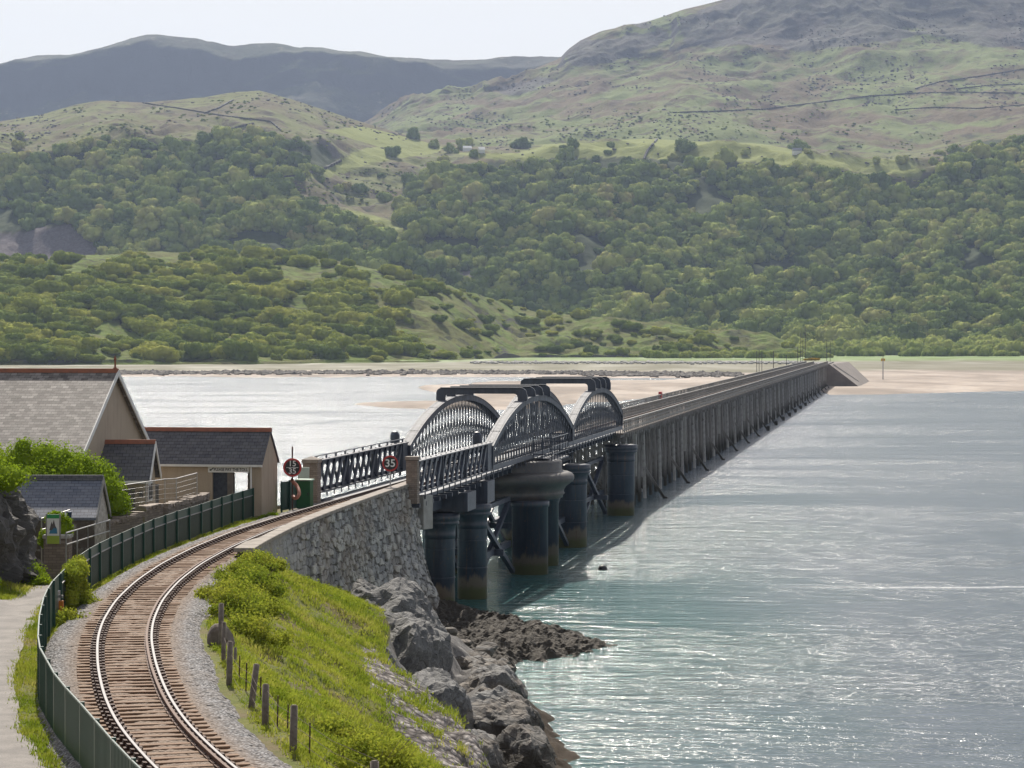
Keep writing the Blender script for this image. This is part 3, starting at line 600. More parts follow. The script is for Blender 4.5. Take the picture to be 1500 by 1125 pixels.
rock = sm(.1, .6, dd - np.interp(GY, [60, 80, 88, 91, 92.5, 95, 105], [12.5, 11.5, 10.4, 9.3, 8.1, 7.6, 7.0])) + sm(3.6, 2.8, GZ) * (dd > 3) * (GY > 100)
gm = mesh_np('ground', np.stack([GX, GY, GZ], -1).reshape(-1, 3), grid_faces(*GX.shape), M['ground'], smooth=True, attrs={'pitch': np.clip(pitch - rock, 0, 1), 'rock': np.clip(rock, 0, 1)}); tag(gm, kind='structure')
# ribbons that follow the track
def frame(Y):
    m = float(dxc(Y)); L = math.sqrt(1 + m * m); return Vector((float(xc(Y)), Y, 0)), Vector((m / L, 1 / L, 0)), Vector((1 / L, -m / L, 0))
def ribbon(name, mat, y0, y1, ds, step, zf, noise=0, cut=None, **kw):
    Ys = np.arange(y0, y1, step); dl = np.arange(ds[0], ds[1] + 1e-6, ds[2]); m = dxc(Ys)[:, None]; L = np.sqrt(1 + m * m)
    X = xc(Ys)[:, None] + dl[None, :] / L; Y = Ys[:, None] - dl[None, :] * m / L; Z = zf(dl[None, :] + 0 * Y, Y)
    if noise: Z = Z + noise * fbm(X, Y, .16, 2, 301) + noise * fbm(X, Y, .9, 2, 302)
    return mesh_np(name, np.stack([X, Y, Z], -1).reshape(-1, 3), grid_faces(*X.shape), mat, **kw)
def zb(d, Y):
    r = np.where(Y < 101.5, 2.75 + .25 * fbm(Y, Y * 0, 5, 2, 7), 2.6); l = -2.35
    z = 7.48 - .03 * abs(d) / 1.5
    z = z + .035 * (np.exp(-((np.abs(d) - 1.33) / .12) ** 2))
    z = z - sm(r - .9, r + .1, d) * .42 - sm(l + .5, l - .2, d) * .3
    return z
for y0, y1, dr_ in ((26, 102.6, 3.2), (102.5, 141, 1.36)):
    nY = len(np.arange(y0, y1, .085)); nD = len(np.arange(-2.7, dr_ + 1e-6, .085)); dD = np.abs(np.arange(-2.7, dr_ + 1e-6, .085))
    rust = np.repeat(np.clip((1.75 - dD) / .5, 0, 1)[None, :], nY, 0)
    tag(ribbon('ballast', M['ballast'], y0, y1, (-2.7, dr_, .085), .085, zb, .03, attrs={'rust': rust}), kind='structure')
# path: left edge / right edge as seen on the ground
pr = pl([(20, -1.0), (40, -5.2), (44, -7.0), (50, -8.6), (53.6, -9.6), (59.2, -11.2), (67.5, -13.0), (77, -14.55), (86, -15.7), (95, -16.6), (110, -16.4), (126, -15.4)][0:0] or [(20, -.5), (40, -5.6), (44, -6.9), (50, -8.7), (53.6, -9.55), (59.2, -11.2), (67.5, -13.0), (77, -14.5), (86, -15.6), (95, -16.2), (110, -16.3), (126, -15.3)])
Ys = np.arange(26, 128, .4); wd = np.interp(Ys, [26, 60, 84, 90, 96, 128], [5.2, 4.6, 2.9, 1.7, 1.5, 1.5])[:, None]; tt = np.linspace(0, 1, 12)[None, :]
ev = fbm(Ys, Ys * 0, 1.5, 3, 55)[:, None] * .1
X = pr(Ys)[:, None] - wd * (1 - tt) + ev * (tt > .9); Yp = Ys[:, None] + 0 * X; Z = ground_h(X, Yp, False) + .03 + .03 * np.sin(tt * 3.14)
po = mesh_np('path', np.stack([X, Yp, Z], -1).reshape(-1, 3), grid_faces(*X.shape), M['path'], smooth=True); tag(po, kind='structure')

# ---- railway track
trk = empty('railway_track', (-9, 60, 7.4), 0, 'single rusty railway track curving right onto the viaduct', 'railway track')
def kid(o, root):
    o.parent = root; o.matrix_parent_inverse = root.matrix_basis.inverted(); return o
Yt = np.concatenate([np.arange(28, 141, .8), np.arange(142, 840, 8.0)])
def rail_mesh(off, y1=840, w=.07, top=True):
    mb = MB(); prev = None
    prof = [(-.07, -.15), (-.07, -.13), (-.012, -.115), (-.012, -.045), (-.036, -.035), (-.036, -.004), (-.028, 0), (.028, 0), (.036, -.004), (.036, -.035), (.012, -.045), (.012, -.115), (.07, -.13), (.07, -.15)]
    vs = []; Ysel = [y for y in Yt if y <= y1]; n = len(prof)
    for Y in Ysel:
        p, t, r = frame(Y); vs += [tuple(p + r * (off + a) + Vector((0, 0, RZ + b))) for a, b in prof]
    fs = []; ms = []
    for i in range(len(Ysel) - 1):
        for j in range(n):
            q = (j + 1) % n; fs.append((i * n + j, i * n + q, (i + 1) * n + q, (i + 1) * n + j)); ms.append(1 if (top and 5 <= j <= 7) else 0)
    mb.v = vs; mb.f = fs; mb.m = ms; return mb
for off in (-.753, .753): kid(rail_mesh(off).build('rail', [M['rust'], M['railhead']]), trk)
kid(rail_mesh(.615, 122, top=False).build('check_rail', [M['rust'], M['rust']]), trk)
# sleepers with their chairs
slp = MB(); slp.box(-1.3, 1.3, -.125, .125, -.13, 0)
def chair_mb(s_):
    c = MB(); g = 1 if s_ < 0 else -1
    # one closed profile: base plate, outer jaw, rail seat, inner jaw
    pr_ = [(-.2, 0), (.2, 0), (.2, .045), (.12, .05), (.105, .115), (.045, .115), (.04, .05), (-.04, .05), (-.045, .115), (-.13, .125), (-.145, .05), (-.2, .045)]
    c.prism([(s_ + g * x_, -.10, z_) for x_, z_ in pr_], (0, .2, 0)); return c
chairs = [chair_mb(-.753), chair_mb(.753)]
sp_o = slp.build('sleeper', M['sleeper'], bevel=.012); ch_o = [c.build('rail_chair', M['rust_dark']) for c in chairs]
Yk = 40.0; sl_pos = []
while Yk < 139:
    sl_pos.append(Yk); Yk += .60 / math.sqrt(1 + float(dxc(Yk)) ** 2)
first = True
rest = MB(); rest_ch = MB()
for i, Y in enumerate(sl_pos):
    p, t, r = frame(Y); rz = math.atan2(r.y, r.x) + random.uniform(-.012, .012); mw = Matrix.Translation((p.x, p.y, RZ - .155 + random.uniform(-.012, .008))) @ Matrix.Rotation(rz, 4, 'Z')
    if i < 100:
        o = sp_o if i == 0 else sp_o.copy()
        cs_ = ch_o if i == 0 else [c.copy() for c in ch_o]
        if i:
            COL.objects.link(o)
            for c in cs_: COL.objects.link(c)
        kid(o, trk); o.matrix_world = mw; o.matrix_parent_inverse = Matrix(); o.matrix_basis = trk.matrix_basis.inverted() @ mw
        for c_ in cs_: c_.parent = o; c_.matrix_parent_inverse = Matrix(); c_.matrix_basis = Matrix()
    else:
        for mb_s, mb_d in ((slp, rest), (chairs[0], rest_ch), (chairs[1], rest_ch)):
            mb_d.add([mw @ Vector(v) for v in mb_s.v], mb_s.f)
rs = kid(rest.build('sleeper', M['sleeper']), trk); rs['kind'] = 'stuff'
rc = rest_ch.build('rail_chair', M['rust_dark']); rc.parent = rs; rc['kind'] = 'stuff'

M['arch_web'] = iron('lattice_paint', (.06, .068, .085), .4, .06)
# ================================================================== VIADUCT
TH = math.atan(.15316); CT, ST = math.cos(TH), math.sin(TH)
BO = Vector((-1.162, 163.56, 0))             # origin: near end of the first arch on the outer (seaward) face
def B(s_, w, z): return Vector((BO.x + s_ * ST + w * CT, BO.y + s_ * CT - w * ST, z))
BM = Matrix.Translation(BO) @ Matrix.Rotation(-TH, 4, 'Z')   # local x = w (right), y = s (along)
def bempty(name, label, cat, s_=0, w=0, z=0, group=None):
    o = empty(name, B(s_, w, z), -TH, label, cat, group); return o
# everything below is built in local coordinates (x = w, y = s) relative to its own empty
def lattice_girder(root, x0, L, zb_, zt, name, pitch=1.55, slant=1):
    f = MB(); n = int(round(L / pitch)); p = L / n
    f.box(x0 - .28, x0 + .28, 0, L, zt - .07, zt); f.box(x0 - .05, x0 + .05, 0, L, zt - .32, zt - .07)
    f.box(x0 - .28, x0 + .28, 0, L, zb_, zb_ + .07); f.box(x0 - .05, x0 + .05, 0, L, zb_ + .07, zb_ + .28)
    a = f.build('girder_chord', M['iron'], root)
    d = MB(); zl, zh = zb_ + .07, zt - .07
    for i in range(n):
        d.bar((x0 + .10, i * p, zl), (x0 + .10, (i + 1) * p, zh), .09, .34, up=(0, 1, 0))
        d.bar((x0 - .10, (i + 1) * p, zl), (x0 - .10, i * p, zh), .09, .22, up=(0, 1, 0))
        if i % 5 == 0: d.box(x0 - .2, x0 + .2, i * p - .05, i * p + .05, zl, zh)
    d.box(x0 - .2, x0 + .2, L - 1.6, L, zl, zh); d.box(x0 - .2, x0 + .2, 0, .3, zl, zh)
    d.build('lattice_web', M['iron'], root); return a
ap = bempty('approach_span', 'dark iron lattice span between the stone wall and the first arch', 'bridge span', -25.2, 0, 0)
for x0 in (-.3, -5.7): lattice_girder(ap, x0, 25.2, 7.80, 9.58, 'girder')
dk = MB(); dk.box(-5.4, -.6, 0, 25, 7.28, 7.48)
for i in range(13): dk.box(-5.4, -.02, i * 2 + .3, i * 2 + .5, 7.05, 7.28)
for x_ in (-1.6, -2.3, -3.8, -4.5): dk.box(x_ - .2, x_ + .2, 0, 25, 6.1, 7.27)
dk.build('deck', M['iron'], ap)
for x0, sg in ((-.3, 1), (-5.7, -1)):
    for i in range(14): MB().box(x0 + sg * .24 - .03, x0 + sg * .24 + .03, i * 1.88 + .2, i * 1.88 + .27, 7.42, 7.8).build('bracket', M['iron'], ap)
ft = MB(); n_t = 11; 
for i in range(n_t): ft.tube((-5.7, i * 2.4 + .4, 9.58), (-5.7, i * 2.4 + .4, 9.78), .06, n=6)
ft.tube((-5.7, 0, 9.78), (-5.7, 25, 9.78), .035, n=6); ft.build('top_rail', M['iron'], ap)
for b_ in ((-4.9, .15, 14.6, 17.6, 5.9, 7.0), (-5.6, .1, 22.2, 25.0, 5.9, 7.25)): MB().box(*b_).build('cross_girder', M['iron'], ap)
for x0 in (-.85, -6.1): cp = MB(); cp.lathe((x0, 24.0, 9.3), [(.02, 1.0), (.2, .95), (.3, .75), (.3, -.2), (.3, -.3)], 12); cp.build('end_post', M['iron'], ap)

def bow(name, label, s0, L, rise, portals):
    rt = bempty(name, label, 'arch span', s0, 0, 0, 'bowstring arch spans of the viaduct')
    zb_, ze = 7.81, 9.35
    def zt(y):
        t = y / L; return ze + (rise - ze) * (1 - abs(2 * t - 1) ** 2.15)
    for x0 in (-.33, -5.67):
        rib = MB(); N = 40; pv = None
        for i in range(N):
            y0, y1 = L * i / N, L * (i + 1) / N; z0, z1 = zt(y0), zt(y1)
            # box rib: wide top plate, side plates
            for (xa, xb, dz0, dz1) in ((-.33, .33, -.03, 0), (-.30, -.24, -.40, -.03), (.24, .30, -.40, -.03)):
                rib.add([(x0 + xa, y0, z0 + dz0), (x0 + xb, y0, z0 + dz0), (x0 + xb, y0, z0 + dz1), (x0 + xa, y0, z0 + dz1), (x0 + xa, y1, z1 + dz0), (x0 + xb, y1, z1 + dz0), (x0 + xb, y1, z1 + dz1), (x0 + xa, y1, z1 + dz1)],
                        [(0, 3, 2, 1), (4, 5, 6, 7), (0, 1, 5, 4), (1, 2, 6, 5), (2, 3, 7, 6), (3, 0, 4, 7)])
            for xx in (-.2, .2):
                if i % 1 == 0: rib.bar((x0 + xx, y0, z0 + .008), (x0 + xx, y1, z1 + .008), .04, .018)
            if i % 7 == 3:
                for q in range(6): rib.box(x0 - .28 + q * .1, x0 - .23 + q * .1, y0 - .03, y0 + .03, z0 + .0, z0 + .035)
        rib.build('arch_rib', M['iron_light'], rt)
        ch = MB(); ch.box(x0 - .33, x0 + .33, 0, L, zb_ - .04, zb_ + .03); ch.box(x0 + .24, x0 + .30, 0, L, zb_ + .03, zb_ + .30); ch.box(x0 - .30, x0 - .24, 0, L, zb_ + .03, zb_ + .30)
        n = int(L / 1.9)
        for i in range(n + 1): ch.box(x0 + .27, x0 + .335, i * L / n - .03, i * L / n + .03, zb_ - .36, zb_ - .04) if x0 > -1 else ch.box(x0 - .335, x0 - .27, i * L / n - .03, i * L / n + .03, zb_ - .36, zb_ - .04)
        ch.build('bottom_chord', M['iron'], rt)
        for ya, yb, yc in ((-.02, .05, .3), (L + .02, L - .05, L - .3)):
            ep = MB(); ep.box(x0 - .33, x0 + .33, min(ya, yb), max(ya, yb), zb_ + .3, zt(0) - .03)
            ep.box(x0 - .33, x0 - .27, min(yb, yc), max(yb, yc), zb_ + .3, zt(0) - .1); ep.box(x0 + .27, x0 + .33, min(yb, yc), max(yb, yc), zb_ + .3, zt(0) - .1)
            ep.build('end_plate', M['iron'], rt)
        wb = MB(); n = int(round(L / 1.2)); p = L / n
        for i in range(1, n):
            y = i * p; wb.box(x0 + .20, x0 + .235, y - .05, y + .05, zb_ + .03, zt(y) - .05); wb.box(x0 - .235, x0 - .20, y - .05, y + .05, zb_ + .03, zt(y) - .05)
        for i in range(n):
            for (ya, yb) in ((i * p, (i + 2) * p), ((i + 2) * p, i * p)):
                if max(ya, yb) > L: continue
                xo = .14 if ya < yb else -.14
                wb.bar((x0 + xo, ya, zb_ + .2), (x0 + xo, yb, zt(yb) - .2), .035, .11, up=(0, 1, 0))
        wb.build('arch_web', M['arch_web'], rt)
    for y in portals:
        pm = MB(); z = zt(y); top = 12.72; w0, w1 = -6.15, .12
        # portal frame outline with rounded outer corners
        def arc(cx, cz, r, a0, a1): return [(cx + r * math.cos(R(a)), cz + r * math.sin(R(a))) for a in np.linspace(a0, a1, 5)]
        out = [(w1, z - .02)] + arc(w1 - .35, top - .35, .35, 0, 90) + arc(w0 + .35, top - .35, .35, 90, 180) + [(w0, z - .02)]
        inn = [(w0 + .62, z - .02)] + arc(w0 + .62 + .25, top - .38 - .25, .25, 180, 90) + arc(w1 - .62 - .25, top - .38 - .25, .25, 90, 0) + [(w1 - .62, z - .02)]
        pts = out + inn; n = len(pts)
        # strip triangulation between outer and inner outline
        O = out; I = inn[::-1]; m_ = min(len(O), len(I))
        vs = []; fs = []
        for yy_ in (y - .12, y + .12): vs += [(a, yy_, b) for a, b in O] + [(a, yy_, b) for a, b in I]
        nO = len(O)
        for i in range(nO - 1):
            fs.append((i, i + 1, nO + i + 1, nO + i)); fs.append((2 * nO + i, 3 * nO + i, 3 * nO + i + 1, 2 * nO + i + 1))
            fs.append((i, 2 * nO + i, 2 * nO + i + 1, i + 1)); fs.append((nO + i, nO + i + 1, 3 * nO + i + 1, 3 * nO + i))
        fs += [(0, nO, 3 * nO, 2 * nO), (nO - 1, 3 * nO - 1, 4 * nO - 1, 2 * nO - 1)]
        pm.add(vs, fs)
        pm.box(w1 + .0, w1 + .04, y - .2, y + .2, z - .02, top - .45); pm.box(w0 + .3, w1 - .3, y - .25, y + .25, top, top + .05)
        pm.build('portal_frame', M['iron'], rt)
    dk = MB(); dk.box(-5.3, -.7, 0, L, 7.35, 7.5)
    for i in range(int(L / 1.9)): dk.box(-5.3, -.7, i * 1.9 + .5, i * 1.9 + .75, 7.0, 7.35)
    for x_ in (-1.8, -4.2): dk.box(x_ - .2, x_ + .2, 0, L, 6.7, 7.34)
    dk.build('deck', M['iron'], rt)
    return rt
b1 = bow('arch_span', 'nearest of the two bowstring arches, above the ringed swing pier, dark iron', 0, 39.3, 12.1, (13.6, 17.6, 21.4, 25.2))
b2 = bow('arch_span', 'farther dark bowstring arch, beside the start of the timber trestle', 39.5, 35.4, 11.9, (50 - 39.5 + 2.6, 54 - 39.5 + 2.3, 58 - 39.5 + 2, 62 - 39.5 + 1.5))
# inspection cage on the outside of the first arch
cg = MB(); cg.box(0.05, 1.45, 16.7, 25.5, 7.52, 7.62)
for (a, b_) in (((.1, 16.8), (1.4, 16.8)), ((1.4, 16.8), (1.4, 25.4)), ((.1, 25.4), (1.4, 25.4))):
    for z in (8.05, 8.6, 9.2): cg.tube((*a, z), (*b_, z), .035, n=6)
    L_ = math.dist(a, b_); n = max(2, int(L_ / 1.3))
    for i in range(n + 1): x_ = a[0] + (b_[0] - a[0]) * i / n; y_ = a[1] + (b_[1] - a[1]) * i / n; cg.tube((x_, y_, 7.6), (x_, y_, 9.2), .035, n=6)
cg.build('inspection_cage', M['iron'], b1)

# ---- iron columns and the swing pier
def column(px, py, r, ztop, label, capw=.26, z_=6.0):
    p = at_z(px, py, 0); p.y += r
    o = empty('iron_column', (p.x, p.y, -1.5), 0, label, 'bridge pier', 'cast iron columns under the viaduct')
    m_ = MB(); m_.lathe((0, 0, 0), [(r, 0), (r, 1.5 + ztop - 1.5), (r * 1.01, 1.5 + ztop - 1.45)], 40); prof = []
    m_.build('shaft', M['column'], o, smooth=True)
    c_ = MB(); c_.lathe((0, 0, 1.5 + ztop), [(r, -1.5), (r + .03, -1.5), (r + .03, -1.2), (r + .02, -1.15), (r + .06, -.72), (r + capw, -.62), (r + capw, -.52), (r + capw - .05, -.45), (r + capw + .02, -.4), (r + capw + .02, 0), (r * .9, .06)], 40)
    c_.build('cap', M['column'], o, smooth=True)
    fl = MB()
    for z in (1.9, 3.6): fl.lathe((0, 0, 1.5 + z), [(r, 0), (r + .03, .01), (r + .03, .06), (r, .07)], 40)
    fl.build('joint_ring', M['column'], o, smooth=True)
    return o
cA = column(643, 896, .92, 5.75, 'nearest dark iron column, beside the end of the rubble wall, dark rocks at its foot')
cB = column(691.5, 879, .92, 5.85, 'second dark iron column from the rubble wall, muddy brown tide band')
cC = column(837, 803, 1.24, 6.35, 'dark iron column under the joint between the two arches')
cD = column(910.4, 756, 1.24, 6.4, 'thick dark iron column with mossy green foot where the timber trestle begins')
def column_b(s_, w, r, ztop, label):
    q = B(s_, w, 0); yy_ = q.y - r; return column(750 + q.x / yy_ * F * (yy_ / q.y), HOR + HC * F / yy_, r, ztop, label)
column_b(37.4, -4.4, 1.24, 6.35, 'shaded iron column seen behind the cross bracing with green weed at its foot')
column_b(73, -5.6, 1.24, 6.4, 'inland iron column behind the mossy footed one, mostly hidden')
column_b(-10, -5.6, .92, 5.75, 'inland iron column hidden behind the nearest one')
column_b(-2.9, -5.6, .92, 5.85, 'inland iron column hidden behind the second one')
spier = bempty('swing_pier', 'big swing pier with bulging iron ring on a cluster of columns', 'bridge pier', 17.7, -2.9, 0)
rg_ = MB(); rg_.lathe((0, 0, 0), [(3.6, 5.0), (4.9, 5.02), (4.92, 5.2), (5.05, 5.3), (4.98, 5.42), (5.02, 5.6), (5.15, 5.8), (5.4, 5.98), (5.62, 6.15), (5.72, 6.35), (5.70, 6.55), (5.55, 6.72), (5.3, 6.82), (4.98, 6.86), (4.9, 6.9), (4.85, 7.0), (4.85, 7.58), (4.0, 7.62)], 72)
k = NM('swing_ring_paint'); wp = k.wpos(); a = k.noise(k.wpos((1, 1, .6)), .9, 6, .65); b_ = k.noise(wp, 8, 5, .7)
k.base(k.mix(k.ramp(b_, [(.55, 0), (.66, .7)]), k.mix(k.ramp(a, [(.35, 0), (.65, 1)]), (.10, .093, .085), (.045, .045, .05)), (.14, .085, .05))); k.set(.55); k.bump(b_, .2, .03); M['ring'] = k.m
rg_.build('ring', M['ring'], spier, smooth=True)
for (dx_, dy_) in ((3.15, -3.5), (2.95, 3.4), (-3.1, -3.5), (-3.1, 3.4)):
    c_ = MB(); c_.lathe((dx_, dy_, 0), [(1.24, -1.5), (1.24, 4.6), (1.32, 4.62), (1.32, 5.02)], 40); c_.build('column', M['column'], spier, smooth=True)
# cross bracing between the pier groups: rusty-dark timbers
def brace(sa, sb, label, ws=(-.4, -5.2)):
    o = bempty('cross_bracing', label, 'bracing', sa, 0, 0)
    m_ = MB(); L_ = sb - sa
    for w in ws:
        m_.bar((w, 0, .3), (w, L_, 5.0), .3, .3); m_.bar((w + .32, 0, 5.0), (w + .32, L_, .3), .3, .3)
        m_.box(w - .2, w + .2, 0, L_, 2.0, 2.4); m_.box(w - .15, w + .15, 0, L_, 5.1, 5.4)
    m_.build('brace', M['iron'], o)
    m2 = MB(); m2.box(-5.4, -.2, L_ * .5 - .2, L_ * .5 + .2, 1.95, 2.35); m2.build('strut', M['iron'], o)
    return o
brace(-1.5, 12.5, 'dark crossed struts between the second column and the swing pier', (-1.0, -4.6))
brace(23, 36, 'dark crossed struts between the swing pier and the next column')
brace(40, 57, 'dark crossed struts under the farther arch, first bay', (-1.6, -4.6))
brace(57, 72, 'dark crossed struts under the farther arch, bay beside the mossy column', (-1.6, -4.6))

# ---- timber trestle
S0 = 76.5; NB = 110; SP = 5.5
tr = bempty('timber_trestle', 'long grey timber pile trestle running to the far shore', 'trestle viaduct', S0, 0, 0)
def bent(seed):
    rg = random.Random(seed); m_ = MB(); lt = seed % 3 == 1
    for w, bt in ((-.55, -.25), (-1.9, .0), (-4.4, 0), (-6.1, .25)):
        wob = rg.uniform(-.06, .06); m_.tube((w + wob - bt, rg.uniform(-.05, .05), -1.5), (w, 0, 6.65), .185, .16, n=7, m=1 if (lt and w == -.55) or (seed % 4 == 2 and w == -1.9) else 0)
    for w in (-.9,): m_.tube((w, .5, -1.2), (w, .42, 6.5), .15, .13, n=6)
    m_.box(-6.9, .15, -.2, .2, 6.62, 6.98)
    m_.bar((-.5, .28, 1.0), (-6.1, .28, 5.6), .12, .3, up=(1, 0, 1)); m_.bar((-.5, -.28, 5.6), (-6.1, -.28, 1.0), .12, .3, up=(1, 0, 1))
    m_.box(-6.5, -.3, .26, .38, 1.3, 1.62)
    return m_
M['pile_light'] = m_simple('bleached_pile_timber', (.42, .41, .40), (.26, .25, .24), 2, .9, .3)
protos = [bent(s_).build('trestle_bent', [M['pile'], M['pile_light']], tr, smooth=False) for s_ in range(12)]
restb = MB()
for i in range(NB):
    if i < 100:
        o = protos[i] if i < 12 else protos[(i * 7 + i // 12) % 12].copy()
        if i >= 12: COL.objects.link(o); o.parent = tr
        o.location = (0, i * SP, 0)
    else:
        bb = bent(i % 4); restb.add([Vector(v) + Vector((0, i * SP, 0)) for v in bb.v], bb.f)
rb = restb.build('trestle_bent', M['pile'], tr); rb['kind'] = 'stuff'
LT = NB * SP
m_ = MB()
for w in (-.35, -1.4, -2.6, -3.9, -5.2, -6.5): m_.box(w - .16, w + .16, -2, LT, 6.985, 7.30)
m_.build('deck_beam', M['pile'], tr)
m_ = MB(); m_.box(-6.95, .02, -2, LT, 7.30, 7.42); m_.build('deck_planks', M['deck_timber'], tr)
rg = random.Random(3); m_ = MB()
for i in range(0, int(LT / 1.83)): m_.box(-.02, .30, i * 1.83 + .1, i * 1.83 + .38, 7.02, 7.28)
m_.build('beam_end', M['pile'], tr)
def railing(x0, zt_, dens, mat, name, limit=420):
    m_ = MB(); n = int(LT / 1.85)
    for i in range(n): m_.box(x0 - .05, x0 + .05, i * 1.85, i * 1.85 + .1, 7.42, zt_ - .02)
    for z, h_ in ((zt_ - .08, .08), (zt_ - .42, .07), (zt_ - .75, .07), (7.62, .09)): m_.box(x0 + .055, x0 + .09, -1.5, LT, z, z + h_)
    m_.box(x0 - .09, x0 + .12, -1.5, LT, zt_, zt_ + .05)
    y = 0.0
    while y < limit:
        if rg.random() < dens: m_.box(x0 - .075, x0 - .055, y, y + .06, 7.5, zt_ - .06)
        y += .28
    return m_.build(name, mat, tr)
railing(-.05, 8.53, .75, M['timber'], 'seaward_railing'); railing(-4.45, 8.5, .9, M['timber'], 'footpath_fence'); railing(-6.9, 8.53, .6, M['timber'], 'landward_railing')
for i in range(11): MB().box(-.0, .34, i * 55 + 7.0, i * 55 + 7.4, 3.0, 7.0).build('pale_marker_board', M['concrete'], tr)
for j in range(21):
    s_ = 5.5 * 4 + j * 27.5
    f_ = MB(); f_.bar((-.5, 0, 3.2), (1.9, .0, -.4), .26, .26)
    if 6 < j < 14: f_.box(1.45, 1.95, -.25, .25, -1, .75)
    else: f_.box(1.5, 1.9, -.2, .2, -1, .18)
    o = bempty('fender_strut', 'slanting weedy timber strut reaching from the trestle piles into the water', 'timber strut', S0 + s_, 0, 0, 'raking struts along the trestle')
    f_.build('strut', M['pile'], o)
# far abutment
ab = bempty('far_abutment', 'sloping grey stone abutment at the far end of the trestle', 'abutment', S0 + LT + .5, 0, 0)
m_ = MB(); e = 15
m_.add([(-7.4, 0, -1), (11.5, 0, -1), (.5, 0, 7.4), (-7.4, 0, 7.4), (-7.4, 90, -1), (13.5, 90, -1), (4.5, 90, 7.4), (-7.4, 90, 7.4)], [(0, 3, 2, 1), (4, 5, 6, 7), (0, 1, 5, 4), (1, 2, 6, 5), (2, 3, 7, 6), (3, 0, 4, 7)]); m_.build('stone_slope', M['concrete_dark'] if 'concrete_dark' in M else m_simple('abutment_stone', (.24, .21, .19), (.15, .13, .12), .3, .9, .4), ab)
m_ = MB(); m_.bar((1.4, 10, 7.1), (9.2, 24, 1.4), .5, .5); m_.build('drain_kerb', M['concrete'], ab)
m_ = MB(); m_.box(-7.2, .1, 0.02, 60, 7.41, 7.7); m_.build('track_bed', M['ballast'], ab)
# ================================================================== RETAINING WALL
def wall_d(Y): return np.interp(Y, [103, 141], [2.05, 2.62])
def wall_top(Y): return np.interp(Y, [103, 112, 141], [7.86, 8.0, 8.42])
def wall_foot(Y): return np.interp(Y, [103, 116, 125, 133, 141], [6.2, 3.9, 2.6, 1.0, .0])
rw = empty('retaining_wall', (-8.5, 122, 7.4), 0, 'tall grey rubble sea wall carrying the track up to the viaduct', 'stone wall')
Ys = np.arange(103.0, 141.01, .075); nz_ = 110; tt = np.linspace(0, 1, nz_)
YY = np.repeat(Ys[:, None], nz_, 1); TT = np.repeat(tt[None, :], len(Ys), 0)
ztop = wall_top(YY) - .16; zbot = wall_foot(YY) - .6; ZZ = ztop + (zbot - ztop) * TT
# masonry cells: courses of varying height with jittered stones
su = YY * 1.02; f1, f2, idv = worley(su / .82 + .12 * vnoise(su * 2, ZZ * 2, 3), (ZZ + .12 * vnoise(su * .6, ZZ * .6, 9)) / .38, 41)
f1b, f2b, idb = worley(su / .5, ZZ / .28, 47)
sel = vnoise(su * .25, ZZ * .4, 77) > .55
edge = np.where(sel, f2b - f1b, f2 - f1); ids = np.where(sel, idb, idv); joint = np.clip(1 - edge / .16, 0, 1)
smooth_top = sm(118, 108, YY) * .9                     # the near stretch is rendered smooth
rel = (.16 * (ids - .4) + .05 * fbm(su, ZZ, .25, 3, 61) - .14 * joint ** 2) * (1 - smooth_top) + .03 * fbm(su, ZZ, .5, 4, 66)
dep = ztop - ZZ; bat = .09 * dep + .5 * sm(2.5, 6.5, dep) * sm(130, 140, YY) * (1 + .8 * fbm(su, ZZ, 1.1, 3, 68))
dlt = wall_d(YY) + bat + rel; mm = dxc(YY); LL = np.sqrt(1 + mm ** 2)
XX = xc(YY) + dlt / LL; YG = YY - dlt * mm / LL
stv = np.clip(ids * (1 - smooth_top) + .45 * smooth_top, 0, 1)
o = mesh_np('wall_face', np.stack([XX, YG, ZZ], -1).reshape(-1, 3), grid_faces(*XX.shape), M['masonry'], attrs={'stone': stv, 'joint': joint * (1 - smooth_top)}); kid(o, rw)
# end face towards the water and core
core = MB()
Yc = np.arange(103, 141.6, 1.0)
for i in range(len(Yc) - 1):
    vs = []
    for Y in (Yc[i], Yc[i + 1] - .002):
        p, t_, r = frame(float(min(Y, 141))); dw = float(wall_d(Y)); zt_ = float(wall_top(Y)) - .17
        vs += [tuple(p + r * (dw - .66) + Vector((0, 0, 0))), tuple(p + r * (dw - .2))]
        vs = vs[:-2] + [tuple(p + r * (dw - .66) + Vector((0, 0, -1))), tuple(p + r * (dw - .05) + Vector((0, 0, -1))), tuple(p + r * (dw - .05) + Vector((0, 0, zt_))), tuple(p + r * (dw - .66) + Vector((0, 0, zt_)))]
    core.add(vs, [(0, 3, 2, 1), (4, 5, 6, 7), (0, 1, 5, 4), (1, 2, 6, 5), (2, 3, 7, 6), (3, 0, 4, 7)])
kid(core.build('wall_core', M['masonry_brown']), rw)
nw = 70; nzz = 90; dl = np.linspace(-7.5, 1, nw)[:, None] + 0 * np.zeros((1, nzz)); tt2 = np.linspace(0, 1, nzz)[None, :] + 0 * dl
zt2 = 7.0; ZZ2 = 7.0 - 8.0 * tt2; f1, f2, idv = worley(dl / .5, ZZ2 / .3, 91); joint2 = np.clip(1 - (f2 - f1) / .16, 0, 1)
p, t_, r = frame(141.0); wlim = 2.62 + .09 * (8.25 - ZZ2) + .5 * sm(2.5, 6.5, 8.25 - ZZ2)
dl2 = np.where(dl > .99, wlim, np.minimum(dl * 1.0, wlim)); frc = (dl + 7.5) / 8.5; dl2 = -6.5 + (wlim + 6.5) * frc
E = np.stack([p.x + r.x * dl2 + t_.x * (.0 + .12 * (idv - .5) - .1 * joint2), p.y + r.y * dl2 + t_.y * (.0 + .12 * (idv - .5) - .1 * joint2), ZZ2], -1)
